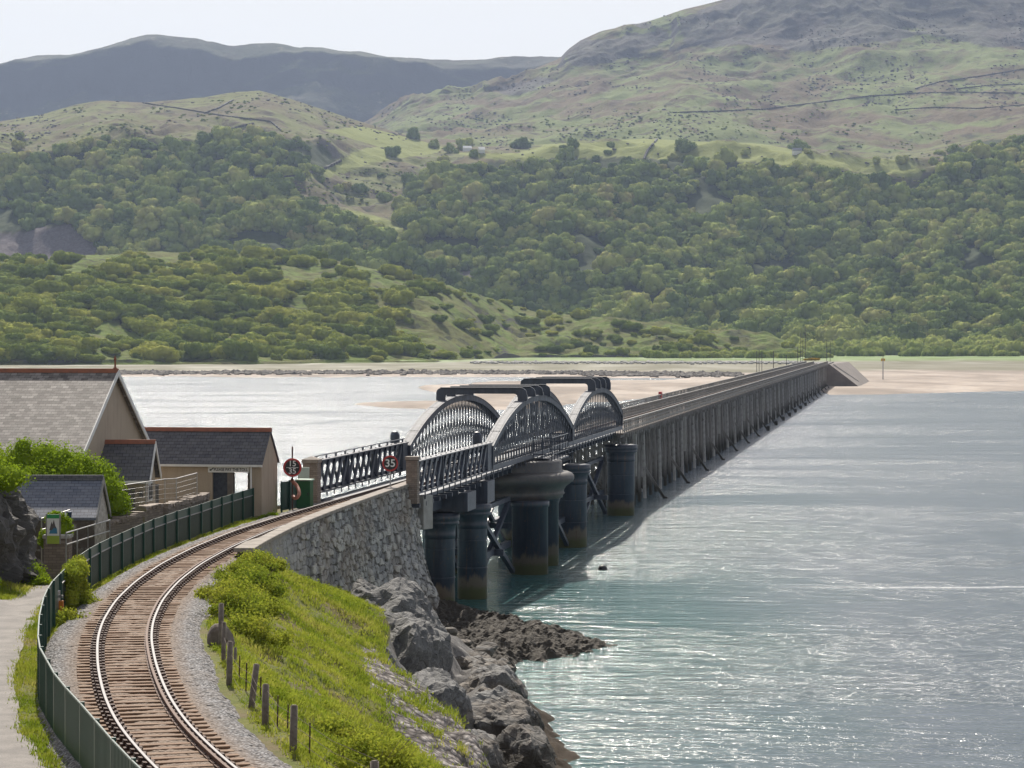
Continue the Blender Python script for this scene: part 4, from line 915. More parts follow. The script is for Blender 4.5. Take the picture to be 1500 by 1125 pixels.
kid(mesh_np('wall_end', E.reshape(-1, 3), grid_faces(nw, nzz), M['masonry'], attrs={'stone': idv, 'joint': joint2}), rw)
# coping slabs
Y = 102.6; rg = random.Random(5)
while Y < 140.6:
    Lc = rg.uniform(1.1, 1.7); c_ = MB(); vs = []
    for Yq in (Y, min(Y + Lc - .03, 141.0)):
        p, t_, r = frame(Yq); dw = float(wall_d(Yq)); z = float(wall_top(Yq)); ins_ = .66 if Yq > 106 else .9
        vs += [p + r * (dw - ins_ + .15) + Vector((0, 0, z - .17)), p + r * (dw + .07) + Vector((0, 0, z - .17)), p + r * (dw + .07) + Vector((0, 0, z)), p + r * (dw - ins_ + .15) + Vector((0, 0, z))]
    c_.add(vs, [(0, 3, 2, 1), (4, 5, 6, 7), (0, 1, 5, 4), (1, 2, 6, 5), (2, 3, 7, 6), (3, 0, 4, 7)])
    kid(c_.build('coping_stone', M['copper_top'], bevel=.02), rw); Y += Lc
# concrete block hung on the wall end
q = at_y(620, 751, 141.3); o = MB(); o.box(-.32, .32, -.5, .5, -.9, .95); b_ = o.build('concrete_block', M['concrete'], bevel=.03); b_.location = q; b_.rotation_euler = (0, 0, -TH - .35)
tag(b_, 'pale upright concrete block on the seaward end of the rubble wall, under the lattice span', 'concrete block')
# gate pillars
def pillar(px, py_top, Y, w, zbase, label, cap):
    q = at_y(px, py_top, Y); o = empty('stone_pillar', (q.x, Y, zbase), -TH, label, 'pillar', 'stone pillars at the start of the viaduct'); h = q.z - zbase
    m_ = MB(); m_.box(-w / 2, w / 2, -w / 2, w / 2, 0, h - .28); m_.build('shaft', M['pillar'], o, bevel=.02)
    m_ = MB(); m_.box(-w / 2 - .05, w / 2 + .05, -w / 2 - .05, w / 2 + .05, h - .28, h - .1)
    if cap: m_.add([(-w / 2 - .05, -w / 2 - .05, h - .1), (w / 2 + .05, -w / 2 - .05, h - .1), (w / 2 + .05, w / 2 + .05, h - .1), (-w / 2 - .05, w / 2 + .05, h - .1), (0, 0, h + .06)], [(0, 1, 4), (1, 2, 4), (2, 3, 4), (3, 0, 4)])
    m_.build('cap', M['copper_top'], o)
pillar(456.5, 670, 137.4, .80, 7.3, 'brown square pillar with a pointed cap beside the green cabinet', True)
pillar(604.5, 666, 138.7, .62, 7.3, 'flat-topped brown pillar on the wall end beside the 35 sign', False)

# ================================================================== BUILDINGS
def roof(root, L, W, ze, zr, over_e, over_g, mat, ridge_mat, x1=0, barge=None, gutter=None, ridge_n='ridge_tiles'):
    "slabs of a gabled roof whose ridge runs along local x, from x1 back to x1-L; front eave at y=0"
    t = .10; hy = W / 2; sl_ = (zr - ze) / hy
    for k_, (ya, yb) in enumerate(((-over_e, hy), (W + over_e, hy))):
        za = ze - sl_ * over_e; P_ = [(x1 + over_g, ya, za), (x1 + over_g, yb, zr), (x1 + over_g, yb, zr + t), (x1 + over_g, ya, za + t)]
        MB().prism(P_, (-(L + 2 * over_g), 0, 0)).build('roof_slope', mat, root)
    rm = MB(); rm.prism([(x1 + over_g + .02, hy - .16, zr + .0), (x1 + over_g + .02, hy + .16, zr + .0), (x1 + over_g + .02, hy + .09, zr + .2), (x1 + over_g + .02, hy - .09, zr + .2)], (-(L + 2 * over_g + .04), 0, 0)); rm.build(ridge_n, ridge_mat, root)
    if barge:
        for xx in ((x1 + over_g + .003),):
            for ya in (-over_e, W + over_e):
                za = ze - sl_ * over_e; m_ = MB(); m_.prism([(xx, ya, za - .14), (xx, hy, zr - .14), (xx, hy, zr + t + .03), (xx, ya, za + t + .03)], (.05, 0, 0)); m_.build('bargeboard', barge, root)
    if gutter:
        za = ze - sl_ * over_e; m_ = MB(); m_.box(x1 - L, x1 + over_g, -over_e - .1, -over_e - .002, za - .06, za + .05); m_.build('gutter', gutter, root)
def gable_poly(x, W, z0, ze, zr): return [(x, 0, z0), (x, W, z0), (x, W, ze), (x, W / 2, zr), (x, 0, ze)]
# big house
hs = empty('house', (-19.66, 118.0, 0), -R(9.4), 'large rendered house with mottled old slate roof and white bargeboards, behind the bright hedge', 'house')
MB().prism(gable_poly(0, 9.5, 5.5, 11.1, 14.5), (-14, 0, 0)).build('wall', M['render'], hs)
roof(hs, 14, 9.5, 11.1, 14.52, .35, .25, M['slate_old'], M['terracotta'], barge=M['white'], gutter=M['white'])
m_ = MB(); m_.lathe((.12, 4.75, 14.6), [(.10, 0), (.12, .12), (.05, .2), (.04, .5), (.08, .56), (.02, .72)], 10); m_.build('finial', M['terracotta'], hs)
# porch building
pb = empty('outbuilding', (-16.96, 120.0, 0), 0, 'small rendered outbuilding with dark slate roof, red ridge and white gable boards', 'outbuilding')
MB().prism(gable_poly(0, 3.2, 6.2, 9.75, 11.15), (-2.6, 0, 0)).build('wall', M['render'], pb)
roof(pb, 2.6, 3.2, 9.78, 11.2, .3, .22, M['slate_dark'], M['terracotta'], barge=M['white'], gutter=M['white'])
dr = MB().box(-1.16, -.5, -.06, -.003, 6.4, 9.25).build('door', M['door'], pb); MB().box(-.62, -.56, -.11, -.062, 7.8, 7.95).build('handle', M['grey_metal'], dr)
MB().box(-1.0, -.78, -.075, -.062, 8.5, 8.7).build('notice', M['white'], dr)
wf = MB(); wf.box(.004, .06, .5, 1.9, 8.55, 9.45); wfo = wf.build('window', M['white'], pb); MB().box(.062, .07, .6, 1.8, 8.65, 9.35).build('pane', M['poster'], wfo)
MB().box(-.3, -.12, -.05, -.004, 8.8, 9.1).build('wall_lamp', M['door'], pb)
# toll building
tb = empty('toll_shelter', (-12.53, 129.7, 0), -R(10), 'long low rendered toll shelter with dark slate roof and open bay, beside the track', 'shelter')
Wt, z0t, zet, zrt = 3.0, 6.3, 9.92, 11.42
MB().prism(gable_poly(0, Wt, z0t, zet, zrt), (-.28, 0, 0)).build('gable_wall', M['render'], tb)
MB().prism(gable_poly(-6.9, Wt, z0t, zet, zrt), (.28, 0, 0)).build('gable_wall', M['render'], tb)
w_ = MB(); w_.box(-6.62, -2.55, 0, .25, z0t, zet - .02); w_.box(-6.62, -2.6, Wt - .25, Wt, z0t, zet - .02); w_.box(-6.62, -.281, .003, .2, 9.72, zet - .03); w_.box(-6.62, -.281, Wt - .22, Wt - .004, 9.6, zet - .03)
w_.box(-.6, -.281, .002, .25, z0t, 9.70); w_.box(-1.5, -.281, Wt - .25, Wt, z0t, 9.59)
w_.build('wall', M['render'], tb)
MB().box(-1.78, -1.47, .02, .3, z0t, 9.6).build('timber_post', M['deck_timber'], tb)
pp = MB().box(-2.54, -1.8, .12, .18, 7.2, 9.6).build('dark_door_panel', M['poster'], tb)
roof(tb, 6.9, Wt, zet, zrt, .15, .08, M['slate_dark'], M['terracotta'], gutter=M['white'])
sg = MB().box(-2.75, -.62, -.09, -.015, 9.42, 9.72).build('toll_sign_board', M['white'], tb)
MB().tube((-.52, -.12, 6.9), (-.52, -.12, 9.8), .05, n=8).build('downpipe', M['white'], tb)
MB().box(-6.0, -5.35, -.02, -.003, 7.7, 8.8).build('notice_board', M['poster'], tb)
def text(s_, size, mat, parent, loc, rot=(R(90), 0, 0), ext=.006, name='lettering', align='CENTER', squash=1.0):
    cu = bpy.data.curves.new(name, 'FONT'); cu.body = s_; cu.size = size; cu.extrude = ext; cu.align_x = align; cu.align_y = 'CENTER'; cu.offset = size * .012
    t = bpy.data.objects.new(name, cu); COL.objects.link(t); bpy.context.view_layer.update()
    me = bpy.data.meshes.new_from_object(t.evaluated_get(bpy.context.evaluated_depsgraph_get())); bpy.data.objects.remove(t)
    o = bpy.data.objects.new(name, me); COL.objects.link(o); me.materials.clear(); me.materials.append(mat); o.parent = parent; o.location = loc; o.rotation_euler = rot; o.scale = (squash, 1, 1); return o
text('PLEASE PAY THE TOLL', .205, M['dark_ink'], sg, (-1.57, -.098, 9.565), squash=.86)
ar = MB(); ar.prism([(-2.68, -.092, 9.52), (-2.56, -.092, 9.48), (-2.585, -.092, 9.53), (-2.45, -.092, 9.63), (-2.48, -.092, 9.67), (-2.615, -.092, 9.57), (-2.645, -.092, 9.61)], (0, -.008, 0)); ar.build('arrow', M['dark_ink'], sg)
# stone shed
sh = empty('stone_shed', (-16.9, 105.0, 0), 0, 'little stone shed with blue-grey slates and flaking whitewashed gable, in front of the hedge', 'shed')
MB().prism(gable_poly(0, 3.4, 5.8, 8.85, 10.3), (-5.5, 0, 0)).build('wall', [M['whitewash']], sh)
MB().box(-5.5, -.02, -.06, -.003, 5.8, 8.78).build('front_wall', M['masonry_brown'], sh)
roof(sh, 5.5, 3.4, 8.9, 10.33, .12, .06, M['slate_blue'], M['slate_dark'], barge=M['timber'])

# ================================================================== GREEN FENCE
FP = np.array([(-2.6, 34.5), (-4.5, 39.4), (-6.24, 44.3), (-7.23, 47.5), (-7.9, 49.8), (-8.67, 52.5), (-10.07, 57.2), (-11.66, 63.6), (-12.74, 69.7), (-13.5, 74.5), (-14.1, 78.9), (-14.45, 83), (-14.75, 87), (-15.05, 91), (-15.12, 95.8), (-15.0, 101.3), (-14.85, 107), (-14.5, 112.3), (-14.1, 116.3), (-13.6, 122.9), (-12.95, 129.2)])
seg = np.hypot(*np.diff(FP, axis=0).T); cum = np.concatenate([[0], np.cumsum(seg)]); n = int(cum[-1] / 2.45); ss = np.linspace(0, cum[-1], n + 1)
fx = np.interp(ss, cum, FP[:, 0]); fy = np.interp(ss, cum, FP[:, 1])
fc = empty('security_fence', (-10.07, 57.2, 7.2), 0, 'long green steel fence curving between the path and the track', 'fence')
HF = 1.45
for i in range(n + 1):
    o = MB(); o.box(-.04, .04, -.04, .04, -.3, HF + .03); ob = o.build('fence_post', M['green_sheet']); d_ = math.atan2(fy[min(i + 1, n)] - fy[max(i - 1, 0)], fx[min(i + 1, n)] - fx[max(i - 1, 0)])
    nrm = Vector((math.sin(d_), -math.cos(d_), 0)) * .055; ob.location = (fx[i] + nrm.x, fy[i] + nrm.y, 7.22); ob.rotation_euler = (0, 0, d_); kid(ob, fc)
for i in range(n):
    a = Vector((fx[i], fy[i], 0)); b = Vector((fx[i + 1], fy[i + 1], 0)); L_ = (b - a).length; o = MB(); near_ = fy[i] < 82
    if near_:
        o.box(.01, L_ - .01, -.008, .008, .03, HF - .0); o.bar((0, -.012, HF), (L_, -.012, HF), .03, .02); 
        for q in range(1, 14): o.box(q * L_ / 14 - .006, q * L_ / 14 + .006, .008, .016, .04, HF - .02)
        ob = o.build('fence_panel', M['green_sheet'])
    else:
        o.box(.01, L_ - .01, -.004, .004, .05, .09); q = .02
        while q < L_ - .03: o.box(q, q + .036, -.004, .004, .09, HF - .36); q += .055
        ob = o.build('fence_panel', M['green_dark']); tp = MB(); tp.box(.005, L_ - .005, -.012, .012, HF - .35, HF); tpo = tp.build('top_band', M['green_sheet'], ob)
        l2 = MB(); l2.box(.01, L_ - .01, -.05, -.0125, HF - .365, HF - .33); l2.build('mid_rail', M['grey_metal'], ob)
    ob.location = (a.x, a.y, 7.22); ob.rotation_euler = (0, 0, math.atan2(b.y - a.y, b.x - a.x)); kid(ob, fc)
# short fence between the shelter and the signal post
f2_ = empty('short_fence', (-11.95, 131.6, 7.3), 0, 'short stretch of green fence between the shelter end wall and the 15/35 sign', 'fence')
a = at_z(408, 716, 8.0); b = at_z(428, 703, 8.0); a = Vector((-11.75, 132.2, 7.3)); b = Vector((-11.1, 134.4, 7.3)); L_ = (b - a).length; rz_ = math.atan2(b.y - a.y, b.x - a.x)
for t_ in (0, .5, 1):
    o = MB().box(-.04, .04, -.04, .04, -.1, 1.55).build('fence_post', M['green_sheet']); o.location = a.lerp(b, t_); o.rotation_euler = (0, 0, rz_); kid(o, f2_)
o = MB().box(0, L_, .05, .07, .05, 1.5).build('fence_panel', M['green_sheet']); o.location = a; o.rotation_euler = (0, 0, rz_); kid(o, f2_)

# ================================================================== SIGNS AND LINESIDE THINGS
def roundel(px, py, Y, r, zfoot, lines, label, tall=None):
    q = at_y(px, py, Y); o = empty('speed_sign', (q.x, Y, zfoot), 0, label, 'speed sign', 'round speed signs')
    h = q.z - zfoot
    MB().box(-.035, .035, .03, .1, 0, (tall or h)).build('post', M['grey_metal'] if not tall else M['rust_dark'], o)
    rg_ = MB(); N = 40; vs = []; fs = []
    for k_, (rr, yy_) in enumerate(((r, 0), (r, -.03), (r * .80, -.03), (r * .80, -.012))):
        vs += [(rr * math.cos(2 * math.pi * i / N), yy_, h + rr * math.sin(2 * math.pi * i / N)) for i in range(N)]
    for k_ in range(3): fs += [(k_ * N + i, k_ * N + (i + 1) % N, (k_ + 1) * N + (i + 1) % N, (k_ + 1) * N + i) for i in range(N)]
    fs.append(tuple(range(N))); rg_.add(vs, fs); rg_.build('ring', M['red'], o)
    d_ = MB(); d_.tube((0, -.004, h), (0, -.016, h), r * .80, n=40); d_.build('disc', M['black'], o)
    for s_, dz, sz in lines: text(s_, sz, M['white_ink'], o, (0, -.022, h + dz), name='number')
    return o, h
s35, h = roundel(571.5, 679, 136.2, .42, 8.3, [('35', 0, .56)], 'round red-rimmed sign reading 35 standing on the wall coping')
s15, h = roundel(428, 685, 131.5, .47, 7.3, [('15', .19, .40), ('35', -.19, .40)], 'round red-rimmed sign reading 15 over 35 near the green cabinet', tall=3.35)
MB().box(-.30, .30, -.024, -.017, h - .012, h + .012).build('divider', M['white_ink'], s15)
q = at_y(446, 724, 133.0); cb = empty('relay_cabinet', (q.x, 133.0, 7.3), -R(12), 'green metal lineside cabinet beside the brown pillar', 'cabinet')
MB().box(-.36, .36, -.25, .35, 0, 1.55).build('body', M['green_cab'], cb, bevel=.015); MB().box(-.41, .41, -.3, .4, 1.552, 1.62).build('lid', m_simple('pale_green_lid', (.45, .6, .5), (.35, .5, .4)), cb); MB().box(-.32, .32, -.275, -.252, .1, 1.45).build('door', M['green_cab'], cb)
MB().box(.25, .29, -.30, -.276, .8, .95).build('handle', M['black'], cb)
q = at_y(450, 684, 135.5); o = MB(); o.box(-.04, .04, -.04, .04, 0, 2.0); o.box(-.5, .1, -.05, .05, 1.5, 2.1); t_ = o.build('pale_box', m_simple('pale_mint_paint', (.5, .6, .56))); t_.location = (q.x, 135.5, 7.3)
tag(t_, 'small pale box on a post behind the green cabinet', 'equipment box')
# flexible pipe
def tubepath(name, pts, r, mat, label, cat, n=8):
    m_ = MB(); P = [Vector(p) for p in pts]; vs = []; fs = []; N = len(P)
    for i, p in enumerate(P):
        d = (P[min(i + 1, N - 1)] - P[max(i - 1, 0)]).normalized(); u = d.cross(Vector((0, 1, .01))).normalized(); w = d.cross(u)
        vs += [p + (u * math.cos(2 * math.pi * j / n) + w * math.sin(2 * math.pi * j / n)) * r * (1 + .06 * (i % 2)) for j in range(n)]
    for i in range(N - 1): fs += [(i * n + j, i * n + (j + 1) % n, (i + 1) * n + (j + 1) % n, (i + 1) * n + j) for j in range(n)]
    m_.add(vs, fs); o = m_.build(name, mat, smooth=True); return tag(o, label, cat) if label else o
def curve(pp, Yc, n=40):
    a = np.array(pp, float); t = np.linspace(0, len(a) - 1, n); return [at_y(float(np.interp(v, range(len(a)), a[:, 0])), float(np.interp(v, range(len(a)), a[:, 1])), Yc + .3 * math.sin(v)) for v in t]
tubepath('cable_duct', curve([(427, 703), (430, 707), (434, 711), (437, 717), (438, 724), (435, 729), (431, 730), (429, 727)], 131.2), .09, M['pink_pipe'], 'faded orange-pink flexible pipe looping down behind the 15/35 sign', 'pipe')
# cable troughing along the near edge of the rails
Ypts = np.arange(118, 141, .8); P = []
for Y in Ypts: p, t__, r_ = frame(float(Y)); P.append(p + r_ * (1.36 + .03 * math.sin(Y * 2) + .12 * max(0, 122 - Y) / 4) + Vector((0, 0, 7.63 + (.02 * math.sin(Y)))))
tubepath('cable_pipe', P, .06, M['rust'], 'thin rusty cable pipe running beside the seaward rail by the coping', 'pipe')
# info board on stone pier
sp_ = empty('stone_pier', (-17.98, 102.5, 6.3), 0, 'low square stone pier carrying the picture board', 'stone pier')
MB().box(-.5, .5, -.3, .5, 0, 1.95).build('block', M['pillar'], sp_, bevel=.03); MB().box(-.54, .54, -.34, .54, 1.952, 2.1).build('cap', M['concrete'], sp_, bevel=.02)
ib = empty('picture_board', (at_y(78.5, 790, 102.2).x, 102.0, 8.05), -R(4), 'small green and lime picture board with a blue peak on white, on the stone pier', 'sign')
for x_ in (-.27, .27): MB().box(x_ - .025, x_ + .025, -.02, .03, 0, 1.2).build('post', M['timber'], ib)
MB().box(-.245, .245, -.015, .015, .02, 1.18).build('panel', M['white'], ib)
MB().box(-.245, .245, -.022, -.016, 1.02, 1.18).build('top_strip', M['board_green'], ib); MB().box(-.245, .245, -.022, -.016, .02, .34).build('lower_strip', M['board_lime'], ib)
MB().prism([(-.16, -.017, .42), (.17, -.017, .42), (.15, -.017, .62), (.06, -.017, .78), (-.1, -.017, .6)], (0, -.006, 0)).build('water_print', M['board_blue'], ib)
MB().prism([(-.15, -.024, .55), (-.06, -.024, .9), (-.02, -.024, .78), (.03, -.024, .97), (.12, -.024, .62), (.03, -.024, .66), (-.04, -.024, .56)], (0, -.004, 0)).build('peak_print', M['door'], ib)
# handrails by the ramp
def handrail(pts, zb_off, label, mid=True):
    o = empty('handrail', pts[0] - Vector((0, 0, zb_off)), 0, label, 'handrail', 'grey tube handrails on the ramp')
    m_ = MB()
    for dz in ((0, -.45) if mid else (0,)):
        for a, b in zip(pts, pts[1:]): m_.tube(a + Vector((0, 0, dz)), b + Vector((0, 0, dz)), .028, n=8)
    kid(m_.build('rail', M['grey_metal']), o)
    for a, b in zip(pts, pts[1:]):
        n_ = max(1, int((b - a).length / 1.9))
        for i in range(n_ + 1):
            p = a.lerp(b, i / n_); kid(MB().tube(p, p - Vector((0, 0, zb_off)), .028, n=8).build('post', M['grey_metal']), o)
handrail([at_y(96, 781, 99.5), at_y(128, 771.5, 103.5), at_y(160, 762, 107)], 1.5, 'long grey tube handrail sloping behind the green fence below the shed')
handrail([at_y(60, 760, 103.5), at_y(101.5, 747.5, 104.2)], 2.2, 'short grey tube handrail behind the picture board')
q = at_y(100.5, 757, 104.0); o = empty('litter_bin', (q.x, 104.0, q.z - .2), 0, 'small dark blue bin hung on the short handrail', 'bin')
MB().lathe((0, 0, 0), [(.085, 0), (.11, .36), (.12, .36), (.12, .40), (.09, .40)], 14).build('body', M['blue_bin'], o, smooth=True)
# temporary mesh fence in the yard
tf = empty('mesh_fence', (-16.4, 116, 6.9), 0, 'light wire mesh fence panels between the outbuilding and the toll shelter', 'fence')
pts = [at_y(178, 711, 115), at_y(213, 706, 116), at_y(241, 702, 118), at_y(258, 701, 119), at_y(288, 693, 121)]
for i, (a, b) in enumerate(zip(pts, pts[1:])):
    m_ = MB(); m_.tube(a, b, .02, n=6); 
    for q in range(1, 9): m_.tube(a - Vector((0, 0, q * .22)), b - Vector((0, 0, q * .22)), .006, n=4)
    for q in range(1, 12): p = a.lerp(b, q / 12); m_.tube(p, p - Vector((0, 0, 1.9)), .005, n=4)
    kid(m_.build('mesh_panel', M['grey_metal']), tf)
for p in pts: kid(MB().tube(p, p - Vector((0, 0, 2.0)), .025, n=6).build('post', M['grey_metal']), tf)
# low rubble walls in the yard
def lowwall(pa, pb, Ya, Yb, h, label):
    a = at_y(*pa, Ya); b = at_y(*pb, Yb); L_ = (Vector((b.x, b.y, 0)) - Vector((a.x, a.y, 0))).length; rg = np.random.default_rng(int(pa[0]))
    N = int(L_ / .45) + 1; Vs = []; Fs = []; ico = bmesh.new(); bmesh.ops.create_cube(ico, size=1); bmesh.ops.subdivide_edges(ico, edges=ico.edges[:], cuts=1)
    bv = np.array([v.co[:] for v in ico.verts]); bf = np.array([[v.index for v in f.verts] for f in ico.faces]); ico.free(); k_ = 0
    bmv = MB(); bmv.bar(a - Vector((0, 0, h / 2 + .05)), b - Vector((0, 0, h / 2 + .05)), .36, h)
    for i in range(N):
        c = a.lerp(b, (i + .5) / N); bv2 = bv * (1 + rg.uniform(-.18, .18, (len(bv), 1))); s_ = np.array([.46 * rg.uniform(.8, 1.1), .48, rg.uniform(.14, .3)])
        an = math.atan2(b.y - a.y, b.x - a.x); v = bv2 * s_; v = np.stack([v[:, 0] * math.cos(an) - v[:, 1] * math.sin(an), v[:, 0] * math.sin(an) + v[:, 1] * math.cos(an), v[:, 2]], 1) + np.array([c.x, c.y, c.z - .02])
        bmv.add([tuple(x) for x in v], [tuple(f) for f in bf])
    o = bmv.build('low_stone_wall', M['pillar']); tag(o, label, 'stone wall', 'low stone walls behind the fence')
lowwall((150, 768), (204, 752), 108, 111, 1.4, 'low stone wall with loose coping beside the shed gable')
lowwall((206, 745), (233, 739), 113, 115, 1.4, 'low block wall below the outbuilding window')
lowwall((238, 742), (300, 726), 115, 122, 1.2, 'low rough wall in front of the toll shelter')
# junction box and orange marker inside the fence
q = at_z(78, 912, 7.2); o = empty('junction_box', (q.x, q.y, 7.2), -R(12), 'grey metal box on a post just inside the green fence', 'equipment box')
MB().box(-.16, .16, -.12, .14, .45, 1.0).build('box', M['grey_metal'], o, bevel=.01); MB().box(-.05, .05, -.03, .06, 0, .449).build('leg', M['grey_metal'], o); MB().box(.161, .30, -.03, .03, .78, .86).build('bracket', M['grey_metal'], o)
q = at_z(88.5, 912, 7.2); o = empty('orange_marker', (q.x, q.y, 7.2), 0, 'small orange plastic marker beside the grey box', 'marker')
MB().box(-.07, .07, -.05, .05, .35, .68).build('head', M['orange'], o, bevel=.01); MB().tube((0, 0, 0), (0, 0, .349), .02, n=6).build('stake', M['rust'], o)
# wooden fence posts on the bank
def fpost(top, base, r, label):
    a = at_z(base[0], base[1], 7.22); t_ = at_y(top[0], top[1], a.y + .05); m_ = MB(); m_.tube(a - Vector((0, 0, .4)), t_, r * 1.05, r, n=10); m_.tube(t_, t_ + (t_ - a).normalized() * .02, r * .9, r * .6, n=10)
    return tag(m_.build('fence_post', M['old_wood'], smooth=True), label, 'wooden post', 'old wooden posts on the bank')
FPO = [((323.5, 885), (322, 951), .075, 'tallest grey wooden post, leaning by the old stone block'), ((327.5, 913), (326, 973), .06, 'second wooden post, close in front of the tallest'), ((336.5, 941), (334, 1006), .075, 'straight brown wooden post third from the stone block'),
       ((344, 950), (343, 976), .045, 'short thin grey post stub behind the third post'), ((375, 974.5), (364, 1040), .075, 'wooden post leaning clearly to the right'), ((388.5, 1004), (387, 1066), .08, 'thick upright wooden post after the leaning one'),
       ((430, 1035), (428, 1107), .08, 'nearest full wooden post, ivy at its foot'), ((548, 1117), (550, 1180), .085, 'wooden post top cut by the bottom edge of the picture')]
for a_ in FPO: fpost(*a_)
for px, y0_, y1_ in ((349, 961, 1003), (359, 972, 1016), (380, 992, 1022), (405, 1020, 1068), (420, 1033, 1070), (452, 1060, 1112)):
    a = at_z(px, y1_, 7.22); t_ = at_y(px + 1.5, y0_, a.y); o = MB().tube(a - Vector((0, 0, .2)), t_, .018, n=6).build('wire_stake', M['rust_dark']); tag(o, 'thin rusty wire stake standing in the grass between the wooden posts', 'stake', 'thin wire stakes on the bank')
wires = MB(); P = [at_z(*b_, 7.22) for (_, b_, _, _) in (FPO[0], FPO[2], FPO[4], FPO[5], FPO[6])] + [at_z(550, 1180, 7.22)]
for dz in (.35, .62, .85):
    for a, b in zip(P, P[1:]):
        m0 = a.lerp(b, .5) + Vector((0, 0, dz - .09)); wires.tube(a + Vector((.05, -.05, dz)), m0, .005, n=4); wires.tube(m0, b + Vector((.05, -.05, dz)), .005, n=4)
tag(wires.build('fence_wire', M['rust_dark']), 'sagging rusty wires strung along the old wooden posts', 'wire')

# ================================================================== FAR POLES, BEACON, FARM HOUSES, FIELD WALLS
def pole(px, ptop, pbase, Y, r, label, zb__=.5):
    a = at_y(px, pbase, Y); t_ = at_y(px, ptop, Y); o = MB().tube((a.x, a.y, min(a.z, zb__)), t_, r, r * .75, n=7).build('wooden_pole', M['trunk']); return tag(o, label, 'pole', 'poles near the far end of the trestle')
for px, a_, b_, Y, w_ in ((1108.5, 514, 553, 1000, 'leftmost of the three poles standing in the sand behind the trestle'), (1112, 513, 553, 1010, 'middle of the three poles standing in the sand behind the trestle'), (1116, 516, 553, 1004, 'right one of the three poles standing in the sand behind the trestle'), (1133, 514, 538, 1150, 'thin lone pole right of the three sand poles'), (1152, 520, 534, 1250, 'shortest lone pole before the group near the trestle end'), (1168.5, 508, 528, 1300, 'faint short pole left of the tall dark pair'), (1173, 488, 526, 1320, 'tall dark pole, left of the pair by the trestle end'), (1176, 496, 526, 1330, 'pale shorter pole between the tall dark pair'), (1179.5, 478, 526, 1310, 'tallest dark pole by the trestle end'), (1211, 498, 522, 1500, 'left of two pale poles behind the end of the trestle'), (1216, 500, 522, 1500, 'right of two pale poles behind the end of the trestle')):
    pole(px, a_, b_, Y, .17 if Y > 1100 else .13, w_)
q = at_z(1293.5, 557, .2); bc = empty('beacon', (q.x, q.y, 0), 0, 'lone channel post with a yellow square top on the sand right of the trestle end', 'beacon')
MB().tube((0, 0, -1), (0, 0, 8.2), .22, .18, n=8).build('post', M['grey_metal'], bc); MB().box(-.75, .75, -.1, .1, 7.3, 8.3).build('topmark', M['yellow'], bc); MB().tube((0, 0, 8.3), (0, 0, 9.6), .08, n=6).build('mast', M['rust_dark'], bc)
q = B(S0 + 108, -6.9, 0); o = empty('lifebuoy_box', (q.x, q.y, 7.42), -TH, 'small red box on the landward railing of the trestle', 'lifebuoy box'); MB().box(-.3, .1, -.7, .7, .5, 1.5).build('box', M['red'], o, bevel=.03); MB().box(-.1, 0, -.1, .1, 0, .499).build('leg', M['timber'], o)
q = at_z(883, 835, 0); o = tag(MB().lathe((q.x, q.y, -.3), [(.02, 0), (.28, .15), (.34, .35), (.25, .55), (.05, .64)], 16).build('mooring_buoy', M['black'], smooth=True), 'small dark round buoy floating near the columns', 'buoy')
def farm(px, py, w, label, Y=None):
    p = LB.find(px, py); o = empty('farmhouse', (p.x, p.y, p.z - 1), R(8), label, 'farmhouse', 'white farmhouses on the hillside')
    MB().prism(gable_poly(w / 2, 7, 0, 5, 7.8), (-w, 0, 0)).build('wall', M['white'], o)
    r_ = MB(); r_.prism([(w / 2 + .3, -.5, 4.7), (w / 2 + .3, 3.5, 8.0), (w / 2 + .3, 7.5, 4.7), (w / 2 + .3, 7.5, 5.0), (w / 2 + .3, 3.5, 8.4), (w / 2 + .3, -.5, 5.0)], (-w - .6, 0, 0)); r_.build('roof', M['white'] if px < 800 else M['slate_blue'], o)
farm(685, 222, 11, 'larger of the two pale farm roofs beside the lone round tree'); farm(706, 224.5, 7, 'smaller pale farm roof right of the larger one'); farm(1168, 226, 10, 'white farmhouse at the edge of the high green field on the right')
def fieldwall(L, pts, h, w, label, name='field_wall', mat='masonry_dark'):
    P = []; a = np.array(pts, float); n = int(np.hypot(*np.diff(a, axis=0).T).sum() / 3) + 2; t = np.linspace(0, len(a) - 1, n)
    for v in t:
        p = L.find(float(np.interp(v, range(len(a)), a[:, 0])), float(np.interp(v, range(len(a)), a[:, 1])) + .0)
        if p: P.append(p)
    m_ = MB()
    for p0, p1 in zip(P, P[1:]):
        if (p0 - p1).length > 220: continue
        m_.bar(p0 + Vector((0, 0, h / 2 - .8)), p1 + Vector((0, 0, h / 2 - .8)), w, h + .6)
    if m_.v: tag(m_.build(name, M['wallstone']), label, 'field wall', 'dry stone walls on the hills')
M['wallstone'] = m_simple('dark_drystone', (.10, .095, .09), (.06, .055, .05), .3, .95)
fieldwall(LB, [(210, 152), (270, 161), (330, 171), (397, 179), (412, 192)], 2.0, 1.4, 'long dark wall crossing the bare top of the left hill')
fieldwall(LB, [(316, 195), (350, 187), (372, 182)], 2.4, 2, 'short wall above the wood on the left hill')
fieldwall(LB, [(300, 167), (320, 160), (342, 148)], 2.2, 2, 'wall climbing to the rocky knoll on the left hill')
fieldwall(LB, [(405, 262), (440, 258), (480, 246), (500, 236)], 2.6, 2.5, 'hedge-like wall under the small bright field in the middle')
fieldwall(LB, [(962, 205), (955, 214), (948, 222), (943, 234)], 2.2, 2.2, 'crooked wall running down the high green field')
fieldwall(LM, [(985, 166), (1050, 164), (1117, 161), (1200, 151), (1270, 142), (1333, 138), (1400, 136), (1500, 138)], 2.0, 1.8, 'longest wall, crossing the whole foot of the mountain')
